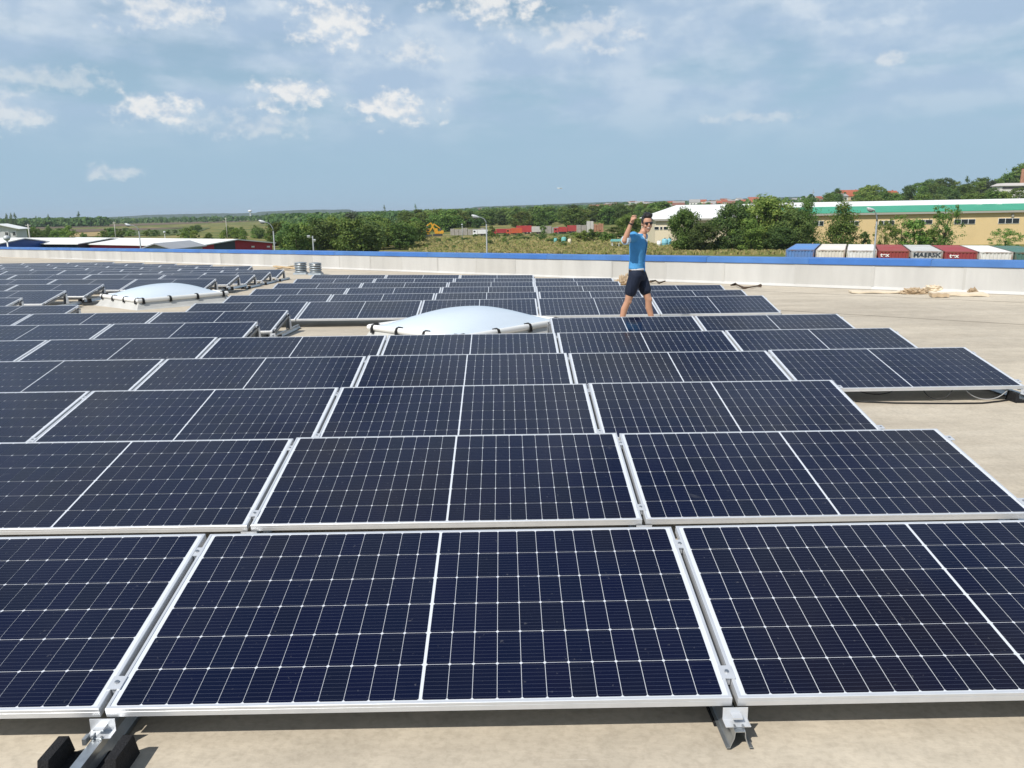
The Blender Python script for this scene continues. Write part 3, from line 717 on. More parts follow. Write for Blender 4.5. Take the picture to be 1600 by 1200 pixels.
M_PLOUGH = mat('ploughed_soil', (.155, .118, .085), .95, 0, .1, .25, .02, stretch=(1, .3, 1))
M_STUB = mat('stubble', (.36, .27, .13), .95, 0, .1, .2, .03)
M_CROP = mat('green_crop', (.10, .125, .05), .95, 0, .1, .2, .03)
field('ploughed_field', [(10, 368), (238, 361.5), (300, 357.5), (25, 361.2)], M_PLOUGH)
field('ploughed_field', [(22, 360.2), (425, 348.2), (470, 344.6), (30, 356.5)], M_PLOUGH)
field('stubble_field', [(94, 373.5), (166, 370.5), (166, 363.8), (94, 366.6)], M_STUB)
field('stubble_field', [(583, 340), (665, 338.6), (665, 336.8), (583, 337.9)], M_STUB)
field('crop_field', [(170, 372), (300, 368), (330, 358), (200, 362)], M_CROP)

# low wooded ridges on the horizon
M_RIDGE = mat('distant_forest', (.045, .075, .040), .95, 0, .1, .35, .006)
def ridge(pts, Y, depth):
    """pts: (photo column, photo row of the skyline)"""
    mb = MB(); top = []; n = 60
    for i in range(n + 1):
        px = lerp(pts[0][0], pts[-1][0], i / n)
        for (a, ya), (b, yb) in zip(pts[:-1], pts[1:]):
            if a <= px <= b: py = lerp(ya, yb, (px - a) / (b - a)); break
        p = at(px, py, Y); top.append((p.x, max(p.z + 2.2 * mnoise.noise(Vector((p.x * .012, 7, Y)) ) + 1.5 * mnoise.noise(Vector((p.x * .05, 3, Y))), GZ + 2)))
    prof = [(-.9, 0), (-.55, .55), (-.25, .9), (0, 1), (.5, .7), (1, 0)]
    ids = []
    for x, z in top: 
        row = []
        for d, f in prof: row.append(len(mb.v)); mb.v.append((x * (1 + d * depth / Y), Y + d * depth, lerp(GZ - 3, z, f)))
        ids.append(row)
    for a, b in zip(ids[:-1], ids[1:]):
        for i in range(len(prof) - 1): mb.f.append((a[i], b[i], b[i + 1], a[i + 1])); mb.mi.append(0)
    for e in (ids[0], ids[-1]): mb.f.append(tuple(e)); mb.mi.append(0)
    tag(mb.obj('wooded_hill', M_RIDGE, None, True), kind='structure')
ridge([(145, 342), (165, 339.5), (240, 335.5), (330, 333.5), (398, 333)], 5200, 500)
ridge([(398, 333), (404, 331), (470, 328), (545, 327.3), (553, 329.5)], 5000, 450)
ridge([(540, 330), (620, 329), (700, 326.5), (735, 325), (760, 325)], 6500, 600)
ridge([(728, 326), (745, 323), (820, 320.5), (900, 317.5), (950, 315.5), (1050, 313.5), (1120, 313)], 4800, 600)
ridge([(1100, 314), (1180, 309), (1260, 307.5), (1330, 309), (1420, 308)], 3600, 500)
ridge([(-80, 346), (0, 344.5), (160, 341), (260, 341)], 6500, 500)

# ------------------------------------------------------------------ vegetation
def leaf_material(name, cols, transl=.42):
    m = bpy.data.materials.new(name); m.use_nodes = True; nt = m.node_tree; L = nt.links; N = nt.nodes.new
    b = nt.nodes['Principled BSDF']; out = nt.nodes['Material Output']
    geo = N('ShaderNodeNewGeometry'); oi = N('ShaderNodeObjectInfo')
    cr = N('ShaderNodeValToRGB'); e = cr.color_ramp.elements; e[0].color = (*cols[0], 1); e[1].color = (*cols[-1], 1)
    for i, c in enumerate(cols[1:-1]): e.new((i + 1) / (len(cols) - 1)).color = (*c, 1)
    L.new(geo.outputs['Random Per Island'], cr.inputs[0])
    hs = N('ShaderNodeHueSaturation'); L.new(cr.outputs[0], hs.inputs['Color'])
    mr = N('ShaderNodeMapRange'); L.new(oi.outputs['Random'], mr.inputs['Value']); mr.inputs['To Min'].default_value = .472; mr.inputs['To Max'].default_value = .515; L.new(mr.outputs[0], hs.inputs['Hue'])
    wn = N('ShaderNodeTexWhiteNoise'); wn.noise_dimensions = '1D'; L.new(oi.outputs['Random'], wn.inputs['W'])
    mv = N('ShaderNodeMapRange'); L.new(wn.outputs['Value'], mv.inputs['Value']); mv.inputs['To Min'].default_value = .72; mv.inputs['To Max'].default_value = 1.35; L.new(mv.outputs[0], hs.inputs['Value'])
    L.new(hs.outputs[0], b.inputs['Base Color']); b.inputs['Roughness'].default_value = .6; b.inputs['Specular IOR Level'].default_value = .25
    tr = N('ShaderNodeBsdfTranslucent'); L.new(hs.outputs[0], tr.inputs['Color'])
    mx = N('ShaderNodeMixShader'); mx.inputs[0].default_value = transl; L.new(b.outputs[0], mx.inputs[1]); L.new(tr.outputs[0], mx.inputs[2]); L.new(mx.outputs[0], out.inputs['Surface'])
    return m
LEAF = leaf_material('green_leaves', [(.078, .150, .032), (.130, .222, .046), (.182, .27, .060), (.235, .315, .075)])
LEAF_DARK = leaf_material('dark_leaves', [(.060, .122, .034), (.096, .176, .048), (.132, .214, .060), (.175, .245, .070)])
LEAF_PALE = leaf_material('silver_leaves', [(.085, .115, .07), (.12, .15, .095), (.16, .185, .12)])
LEAF_YEL = leaf_material('light_leaves', [(.075, .115, .024), (.11, .15, .03), (.15, .185, .042)])
BARK = mat('bark', (.085, .065, .048), .9, 0, .2, .3, 6, .4, 20)
def crown_mesh(name, seed, n, size, leaf, shape='round', clumps=22, gap=.0):
    """unit crown: height 0..1, half width .5; leaves gathered in clumps with gaps between them"""
    rnd = random.Random(seed); mb = MB(); cs = []
    for i in range(clumps):
        while True:
            t = rnd.random()
            if shape == 'round': w = .5 * math.sqrt(max(0, 1 - ((t - .52) / .52) ** 2)) * (1 - .12 * t)
            elif shape == 'cone': w = .5 * (1 - t) ** .75 * min(1, t * 6 + .35)
            elif shape == 'poplar': w = .5 * math.sin(math.pi * min(1, t * .92 + .06)) ** .6
            elif shape == 'open': w = .5 * math.sqrt(max(0, 1 - ((t - .6) / .6) ** 2))
            else: w = .5 * math.sqrt(max(0, 1 - t ** 2))
            a = rnd.random() * 6.283; r = w * math.sqrt(rnd.random()) * rnd.uniform(.8, 1.08)
            if r > .0: break
        cs.append((Vector((math.cos(a) * r, math.sin(a) * r, t)), rnd.uniform(.09, .2) * (1 if shape != 'open' else .6)))
    for i in range(n):
        c, r = cs[rnd.randrange(clumps)] if rnd.random() > .12 else (Vector((rnd.uniform(-.3, .3), rnd.uniform(-.3, .3), rnd.uniform(.15, .9))), .12)
        d = Vector((rnd.gauss(0, 1), rnd.gauss(0, 1), rnd.gauss(0, .8))).normalized() * r * rnd.random() ** .4
        p = c + d
        if p.z < 0: p.z = abs(p.z) * .4
        nrm = (d.normalized() + Vector((rnd.gauss(0, .5), rnd.gauss(0, .5), rnd.gauss(.35, .5)))).normalized()
        u = nrm.orthogonal().normalized(); u.rotate(Matrix.Rotation(rnd.random() * 6.28, 3, nrm)); v = nrm.cross(u)
        s = size * rnd.uniform(.6, 1.3)
        mb.poly([p - u * s, p - v * s * .55, p + u * s, p + v * s * .55])
    return mb.mesh(name, leaf)
def trunk_mesh(name, seed, forks=5, r=.02):
    rnd = random.Random(seed); mb = MB()
    mb.tube([(0, 0, -.12), (rnd.uniform(-.01, .01), 0, .1), (rnd.uniform(-.02, .02), rnd.uniform(-.02, .02), .4), (rnd.uniform(-.03, .03), 0, .72)], [r * 1.3, r, r * .75, r * .3], 7)
    for i in range(forks):
        a = rnd.random() * 6.28; z = rnd.uniform(.12, .5); q = Vector((math.cos(a), math.sin(a), 0))
        mb.tube([(0, 0, z), q * .14 + Vector((0, 0, z + .12)), q * .27 + Vector((0, 0, z + .3))], [r * .5, r * .35, r * .12], 5)
    return mb.mesh(name, BARK)
TR = [trunk_mesh('trunk', 40 + i) for i in range(3)]
CR = {
 'round': [crown_mesh('crown', i, 2600, .042, [LEAF, LEAF_DARK, LEAF][i % 3], 'round', 30) for i in range(4)],
 'shrub': [crown_mesh('crown', 20 + i, 1300, .055, [LEAF, LEAF_DARK][i % 2], 'half', 16) for i in range(3)],
 'yellow': [crown_mesh('crown', 30 + i, 2000, .044, LEAF_YEL, 'round', 20) for i in range(2)],
 'big': [crown_mesh('crown', 50 + i, 15000, .026, LEAF_DARK if i % 2 else LEAF, 'round', 46) for i in range(3)],
 'cone': [crown_mesh('crown', 60, 9000, .021, LEAF, 'cone', 60)],
 'open': [crown_mesh('crown', 70 + i, 3200, .024, LEAF, 'open', 60) for i in range(2)],
 'poplar': [crown_mesh('crown', 80, 900, .05, LEAF_DARK, 'poplar', 26)],
 'silver': [crown_mesh('crown', 90, 4200, .03, LEAF_PALE, 'round', 26)],
}
trnd = random.Random(21)
def near_what(px, table):
    for lim, txt in table:
        if px < lim: return txt
    return table[-1][1]
GROVE = [(475, 'right behind the red warehouse end'), (530, 'behind the twin floodlights'), (590, 'around the silvery tree'), (9999, 'just left of the yellow excavators')]
BELT = [(700, 'behind the yellow excavators'), (765, 'behind the white van'), (830, 'behind the orange and red trucks'), (900, 'behind the bright red trucks'), (960, 'behind the brown board stack'), (9999, 'behind the raised fist')]
HILL = [(1360, 'under the big red roof'), (1430, 'right of the large round tree'), (1490, 'below the two round skyline trees'), (1550, 'below the narrow skyline tree'), (9999, 'below the white hillside house')]
def tree(kind, p, h, w, label, group, name='broadleaf_tree', cat='tree', bare=.1):
    """p: foot, h: total height, w: crown width, bare: share of clear trunk"""
    root = empty(name, p, (0, 0, trnd.random() * 6.28)); tag(root, label, cat, group)
    cz = h * bare
    place('crown', trnd.choice(CR[kind]), root, (0, 0, cz), (0, 0, 0), (w, w, h - cz))
    place('trunk', trnd.choice(TR), root, (0, 0, 0), (0, 0, 0), (h * .9, h * .9, h * .95))
    return root
def tree_px(kind, px, top, wpx, Y, label, group, name='broadleaf_tree', cat='tree', bare=.1):
    g = ground_pt(px, Y); z = at(px, top, Y).z; return tree(kind, g, max(1.0, z - g.z), wpx * (Y - CAM.y) / FPX, label, group, name, cat, bare)
# big trees standing before the cream and yellow halls
G = 'trees in front of the halls'
for a in (('big', 1070, 330.5, 46, 172, 'leafy tree with a pointed top in front of the cream hall, right of the man'),
          ('big', 1100, 352, 44, 170, 'low round tree between the two taller trees before the cream hall'),
          ('big', 1143, 323.5, 56, 172, 'dark round tree before the white roof, second tall one right of the man'),
          ('big', 1198, 312.5, 74, 174, 'tallest broad green tree, hiding the left end of the green roof'),
          ('big', 1170, 345, 44, 169, 'dark lower tree at the foot of the tallest broad tree'),
          ('big', 1236, 330, 46, 170, 'green tree just right of the tallest tree, above the blue container'),
          ('cone', 1262, 318.5, 46, 172, 'light topped tree at the left end of the yellow wall'),
          ('big', 1222, 358, 50, 168, 'low dark bushy tree left of the blue container'),
          ('cone', 1318, 323.5, 58, 160, 'pyramid shaped tree standing alone before the yellow wall')):
    tree_px(a[0], a[1], a[2], a[3] * 1.22, a[4], a[5], G, bare=.02)
for a in (('shrub', 1353, 362, 26, 158, 'small shrub left of the tall street lamp at the yellow wall'), ('open', 1386, 346, 36, 160, 'slender young tree right of the tall street lamp'),
          ('open', 1412, 338, 42, 160, 'loose young tree under the second hall window from the right lamp'), ('round', 1432, 345, 48, 158, 'denser young tree between two slender ones before the yellow wall'),
          ('open', 1482, 322.5, 52, 156, 'tall airy young tree between two windows of the yellow hall'), ('round', 1456, 360, 40, 158, 'bushy low tree at the foot of the tall airy young tree'),
          ('open', 1577, 358, 50, 150, 'small sparse tree behind the white container at the right')):
    tree_px(a[0], a[1], a[2], a[3], a[4], a[5], 'young trees along the yellow hall', bare=.05)
# grove behind the parapet, left of the yard
GA = 'trees of the near grove'
for i in range(64):
    px = trnd.uniform(428, 655); Y = trnd.uniform(172, 330); hgt = trnd.uniform(5.0, 7.4) * (1.12 if 480 < px < 600 else .95)
    if px > 630 and Y < 220: Y += 60
    k = 'yellow' if trnd.random() < .22 else 'round'
    tree(k, ground_pt(px, Y), hgt, hgt * trnd.uniform(.95, 1.35), ('green' if k == 'round' else 'light green') + ' tree of the near grove, ' + near_what(px, GROVE), ('green' if k == 'round' else 'light green') + ' grove trees ' + near_what(px, GROVE), bare=.08)
tree_px('silver', 549, 335, 34, 235, 'tall silvery grey tree rising out of the near grove', None)
tree_px('big', 583, 350, 52, 205, 'large dark green tree at the right of the near grove', None)
tree_px('big', 633, 357, 42, 215, 'round dark tree standing just left of the yellow excavators', None)
# yard bushes and single trees
for a in ((776, 366, 14, 300), (790, 367, 12, 302), (812, 366, 14, 300), (832, 365, 16, 300), (866, 366, 14, 300), (897, 364, 18, 300), (915, 364, 16, 300), (936, 365, 16, 300), (742, 368, 12, 300), (760, 367, 10, 300), (684, 372, 14, 250), (700, 375, 12, 255), (712, 368, 22, 285), (727, 372, 20, 262), (768, 354, 15, 275), (765, 376, 12, 225), (788, 371, 10, 240), (805, 370, 26, 258), (822, 371, 26, 262), (849, 352, 14, 270), (845, 366, 20, 255), (862, 371, 30, 235), (885, 368, 26, 228), (907, 360, 32, 236), (925, 358, 36, 240), (948, 362, 30, 232), (665, 384, 8, 205), (695, 384, 8, 200), (708, 385, 9, 200), (793, 383, 6, 215), (880, 377, 14, 205)):
    tree_px('shrub' if a[2] > 12 else 'round', a[0], a[1], a[2], a[3], 'green bush on the dry meadow ' + ('left of the street lamp' if a[0] < 760 else 'below the orange truck' if a[0] < 840 else 'left of the aqua stall'), 'bushes ' + ('left of the street lamp' if a[0] < 760 else 'below the orange truck' if a[0] < 840 else 'left of the aqua stall'), 'bush', 'bush', .02)
for i in range(9): tree_px('yellow', 640 + i * 3.5 - 12 * (i % 2), trnd.uniform(380, 385), 9, 200 + i * 2, 'young yellowish sapling at the foot of the near grove', 'saplings by the grove', 'sapling', 'tree', .2)
tree_px('yellow', 958, 356, 36, 250, 'bright yellow green tree left of the man, behind the aqua shed', None)
tree_px('big', 983, 338, 46, 262, 'tall dark tree directly behind the raised fist', None)
# tree belt behind the yard
for i in range(110):
    px = trnd.uniform(630, 1045); Y = trnd.uniform(385, 700); hgt = trnd.uniform(6.5, 10.5)
    k = 'yellow' if trnd.random() < .2 else 'round'
    tree(k, ground_pt(px, Y), hgt, hgt * trnd.uniform(1.2, 1.9), ('green' if k == 'round' else 'light green') + ' tree in the far belt ' + near_what(px, BELT), ('green' if k == 'round' else 'light green') + ' belt trees ' + near_what(px, BELT), bare=.05)
# scattered growth over the left meadow
for i in range(34):
    px = trnd.uniform(285, 440); py = trnd.uniform(360, 384); g = on_ground(px, py); hgt = trnd.uniform(2.2, 4.4)
    tree('round' if trnd.random() < .6 else 'shrub', g, hgt, hgt * trnd.uniform(.9, 1.5), 'small tree on the meadow above the ' + ('white warehouse roof' if px < 350 else 'red gable wall' if px < 405 else 'second street lamp'), 'meadow trees above the ' + ('white warehouse roof' if px < 350 else 'red gable wall' if px < 405 else 'second street lamp'), bare=.05)
for px, py, hh in ((170, 372, 4), (178, 372, 4.5), (190, 373, 4), (205, 371, 3.4), (196, 365, 3), (230, 371, 3.5), (243, 371, 3.2), (262, 368, 2.4), (274, 367, 2.2), (162, 374, 3.2), (132, 374, 2.6)):
    tree('shrub', on_ground(px, py), hh, hh * 1.7, 'dark shrub on the meadow behind the white warehouse roofs', 'shrubs on the left meadow', 'shrub', 'shrub', .02)
for px in (30, 38, 49, 57, 66, 74, 84, 93, 104):
    tree('round', ground_pt(px, trnd.uniform(300, 340)), trnd.uniform(4, 6.2), trnd.uniform(5, 7.5), 'tree in the row between the white house and the stubble field', 'row of trees by the white house', bare=.03)
for px, top, Y, lab in ((10.5, 335, 900, 'leftmost poplar on the far left skyline'), (17.5, 334.5, 900, 'middle poplar of the three on the far left'), (24.5, 334, 900, 'right poplar of the three on the far left'), (56.5, 338.5, 1000, 'short poplar between the poplar trio and the next single one'), (76.5, 336, 1000, 'single poplar second from the right on the left skyline'), (123.5, 332, 950, 'tallest single poplar on the left skyline'), (601, 321.5, 2300, 'left poplar of the far pair above the grove'), (649.5, 320, 2300, 'right poplar of the far pair above the excavators')):
    g = ground_pt(px, Y); h = at(px, top, Y).z - g.z; tree('poplar', g, h, h * .28, lab, 'poplars on the skyline', 'poplar_tree', 'tree', .02)
# right-hand hillside
GH = 'trees on the right hillside'
for i in range(70):
    px = trnd.uniform(1290, 1620); Y = trnd.uniform(330, 640); g = ground_pt(px, Y); hgt = trnd.uniform(6, 10)
    tree('round', g, hgt, hgt * trnd.uniform(1., 1.5), 'tree on the wooded hillside ' + near_what(px, HILL), 'hillside trees ' + near_what(px, HILL), bare=.03)
for px, top, w, Y, lab in ((1366, 293.5, 34, 620, 'large round tree right of the red tiled roof'), (1445, 287, 24, 560, 'left of two round trees on the hillside skyline'), (1466, 289.5, 22, 560, 'right of two round trees on the hillside skyline'), (1507, 277, 9, 520, 'narrow dark tree topping the hillside skyline'), (1515, 284, 14, 520, 'small round tree beside the narrow one on the skyline'), (1588, 259, 44, 470, 'tall dark tree above the white house at the right edge'), (1570, 272, 26, 470, 'shorter dark tree left of the tall one at the right edge'), (1545, 284, 34, 470, 'pale topped tree left of the white hillside house')):
    tree_px('poplar' if 'narrow' in lab else ('silver' if 'pale' in lab else 'round'), px, top, w, Y, lab, None, bare=.03)

# woods too far away to count
def woodland():
    rnd = random.Random(77); mb = MB()
    spots = []
    for i in range(300): spots.append((rnd.uniform(-20, 165), rnd.uniform(900, 1150), rnd.uniform(7, 10)))
    for i in range(260): spots.append((rnd.uniform(150, 440), rnd.uniform(1250, 1700), rnd.uniform(5, 8)))
    for i in range(110): spots.append((rnd.uniform(425, 600), rnd.uniform(620, 900), rnd.uniform(4, 7)))
    for i in range(1300): spots.append((rnd.uniform(420, 1000), 700 * (3.6 ** rnd.random()), rnd.uniform(7, 10)))
    for i in range(150): spots.append((rnd.uniform(1000, 1250), rnd.uniform(700, 1100), rnd.uniform(5, 8)))
    for i in range(330): spots.append((rnd.uniform(960, 1640), rnd.uniform(650, 1050), rnd.uniform(5, 7.5)))
    for i in range(110): spots.append((rnd.uniform(960, 1640), rnd.uniform(1300, 1900), rnd.uniform(5, 8)))
    for i in range(500): spots.append((rnd.uniform(-40, 900), rnd.uniform(2000, 4200), rnd.uniform(8, 13)))
    for px, Y, h in spots:
        g = ground_pt(px, Y); w = h * rnd.uniform(.5, .8); sc = .26 if Y < 1300 else .36
        for q in range(34 if Y < 1300 else 20):
            a = rnd.random() * 6.28; t = rnd.random() ** .7; r = w * math.sqrt(max(0, 1 - (t - .35) ** 2 / .45)) * rnd.uniform(.6, 1.05)
            p = g + Vector((math.cos(a) * r, math.sin(a) * r * .8, t * h))
            nn = Vector((math.cos(a) + rnd.gauss(0, .4), math.sin(a) + rnd.gauss(0, .4), .5 + rnd.gauss(0, .5))).normalized(); u = nn.orthogonal().normalized(); v = nn.cross(u); s = h * sc * rnd.uniform(.6, 1.2)
            mb.poly([p - u * s, p - v * s * .7, p + u * s, p + v * s * .7])
    o = mb.obj('woodland', LEAF_DARK); tag(o, 'dark green woods and hedgerows merging towards the horizon', 'woods', kind='stuff')
woodland()
def meadow_grass():
    rnd = random.Random(5); mb = MB()
    for i in range(16000):
        px = rnd.uniform(640, 1240); py = rnd.uniform(386, 401) if rnd.random() < .6 else rnd.uniform(374, 388)
        g = on_ground(px, py); h = rnd.uniform(.3, .8); a = rnd.random() * 6.28; u = Vector((math.cos(a), math.sin(a), 0)) * rnd.uniform(.2, .45)
        mb.poly([g - u, g + u, g + u * .7 + Vector((rnd.uniform(-.2, .2), 0, h)), g - u * .6 + Vector((rnd.uniform(-.2, .2), 0, h * .8))])
    m = leaf_material('dry_grass', [(.17, .22, .06), (.31, .29, .11), (.42, .35, .155), (.22, .26, .075), (.50, .42, .21)], .35)
    tag(mb.obj('meadow_grass', m), 'tall dry grass on the meadow beyond the parapet', 'grass', kind='stuff')
meadow_grass()

# ------------------------------------------------------------------ halls and sheds beyond the parapet
M_WHITE_ROOF = mat('white_roof_sheet', (.80, .80, .78), .5, 0, .4, .07, .15)
M_GREEN_ROOF = mat('green_roof_sheet', (.055, .33, .20), .55, 0, .4, .12, .25)
M_YELLOW = mat('yellow_render', (.66, .50, .27), .85, 0, .2, .08, .25)
M_CREAM = mat('cream_render', (.72, .63, .46), .85, 0, .2, .06, .25)
M_GLASS = mat('window_glass', (.02, .026, .032), .08, 0, .6)
M_WFRAME = mat('white_window_frame', (.75, .75, .74), .5)
M_RED = mat('red_cladding', (.33, .022, .040), .5, 0, .4, .1, .3)
M_NAVY = mat('dark_cladding', (.035, .045, .065), .5, 0, .4, .15, .3)
M_BLUEW = mat('blue_cladding', (.02, .085, .33), .5, 0, .4, .1, .3)
M_GREYW = mat('grey_cladding', (.33, .34, .36), .6, 0, .4, .1, .3)
M_GREYB = mat('grey_fascia', (.35, .33, .29), .7)
def gable_shed(name, A, B, ln, eave, apex, walls, roofm, label, cat='warehouse', strips=None, over=.4):
    """A, B: foot of the gable wall seen from here (left, right); the ridge runs away from it"""
    A = Vector((A[0], A[1], 0)); B = Vector((B[0], B[1], 0)); g = ground_h(A.x, A.y)
    root = empty(name, (A.x, A.y, g)); tag(root, label, cat)
    u = B - A; w = u.length; u.normalize(); n = Vector((-u.y, u.x, 0))
    def P(a, b, z): return u * a + n * b + Vector((0, 0, z))
    strips = strips or [(0, 1, walls)]
    def hgt(t): return lerp(eave, apex, 1 - abs(t * 2 - 1))
    for (t0, t1, m) in strips:
        mb = MB(); ts = sorted({t0, t1} | ({.5} if t0 < .5 < t1 else set()))
        mb.poly([P(w * t0, 0, 0), P(w * t1, 0, 0)] + [P(w * t, 0, hgt(t)) for t in reversed(ts)]); mb.obj('gable_wall', m, root)
    mb = MB(); mb.poly([P(0, ln, 0), P(0, 0, 0), P(0, 0, eave), P(0, ln, eave)]); mb.obj('side_wall', walls, root)
    mb = MB(); mb.poly([P(w, 0, 0), P(w, ln, 0), P(w, ln, eave), P(w, 0, eave)]); mb.obj('side_wall', walls, root)
    mb = MB(); mb.poly([P(w, ln, 0), P(0, ln, 0), P(0, ln, eave), P(w / 2, ln, apex), P(w, ln, eave)]); mb.obj('back_wall', walls, root)
    sl = (apex - eave) / (w / 2)
    for sx in (0, 1):
        mb = MB(); a0, a1 = (-over, w / 2) if sx == 0 else (w + over, w / 2); z0 = eave - over * sl
        top = [P(a0, -over, z0 + .14), P(a1, -over, apex + .14), P(a1, ln + over, apex + .14), P(a0, ln + over, z0 + .14)]
        bot = [q - Vector((0, 0, .12)) for q in top]
        mb.poly(top if sx else top[::-1]); mb.poly(bot[::-1] if sx else bot)
        for i in range(4): mb.poly([bot[i], bot[(i + 1) % 4], top[(i + 1) % 4], top[i]])
        mb.obj('roof_slope', roofm, root)
    return root, P, w
def gxy(px, Y): p = at(px, 338, Y); return (p.x, Y)
# red warehouse: gable turned to the right
L_, R2 = gxy(305, 104), gxy(422, 113.8); cz = CAM.z - GZ
rw, Pf, w_ = gable_shed('red_warehouse', L_, R2, 42, cz - 3.85, cz - 3.2, M_RED, M_WHITE_ROOF, 'red and dark warehouse with a white roof beyond the left parapet', strips=[(0, .2, M_RED), (.2, .48, M_NAVY), (.48, 1, M_RED)])
for t, z in ((.28, 4.4), (.72, 4.9), (.94, 4.8)):
    mb = MB(); mb.box((0, -.12, 0), (.38, .2, .22)); q = Pf(w_ * t, -.08, z - .2); o = mb.obj('wall_lamp', M_WHITE_ROOF, rw, False, q)
mb = MB(); mb.box((0, 0, 0), (2.0, .08, .5)); mb.obj('sign_board', M_GREYB, rw, False, Pf(w_ * .9, -.05, 3.7), (0, 0, math.atan2(R2[1] - L_[1], R2[0] - L_[0])))
A, B = gxy(117, 118), gxy(212, 128)
gable_shed('dark_warehouse', A, B, 34, cz - 3.75, cz - 3.1, M_NAVY, M_WHITE_ROOF, 'dark walled warehouse with a white roof left of the red one')
A, B = gxy(-8, 112), gxy(66, 122)
gable_shed('blue_warehouse', A, B, 30, cz - 3.4, cz - 2.85, M_BLUEW, M_WHITE_ROOF, 'blue walled warehouse with a white roof at the far left')
A, B = gxy(216, 84), gxy(262, 84)
gable_shed('grey_shed', A, B, 9, cz - 3.35, cz - 2.85, M_GREYW, M_GREYW, 'small grey gabled shed in front of the red warehouse', 'shed')
# white house on the far left
A, B = gxy(-40, 205), gxy(23, 208)
wh, Pf, w_ = gable_shed('white_house', A, B, 12, cz - 2.3, cz - 1.15, mat('white_wall', (.66, .66, .66), .8, 0, .2, .05, .2), M_WHITE_ROOF, 'white two storey house at the left edge beyond the sheds', 'house', over=.8)
for t in (.45, .73, .92):
    for z in (5.3, 2.6):
        f = MB(); f.box((0, 0, 0), (1.1, .08, 1.1)); fo = f.obj('window', M_WFRAME, wh, False, Pf(w_ * t, -.03, z))
        for k in (-1, 1):
            g_ = MB(); g_.box((k * .24, -.05, 0), (.42, .03, .9)); g_.obj('pane', M_GLASS, fo)
mb = MB(); mb.box((0, 0, 0), (w_ * 1.02, .3, .12)); mb.obj('string_course', M_GREYB, wh, False, Pf(w_ * .5, -.1, 4.1), (0, 0, math.atan2(B[1] - A[1], B[0] - A[0])))

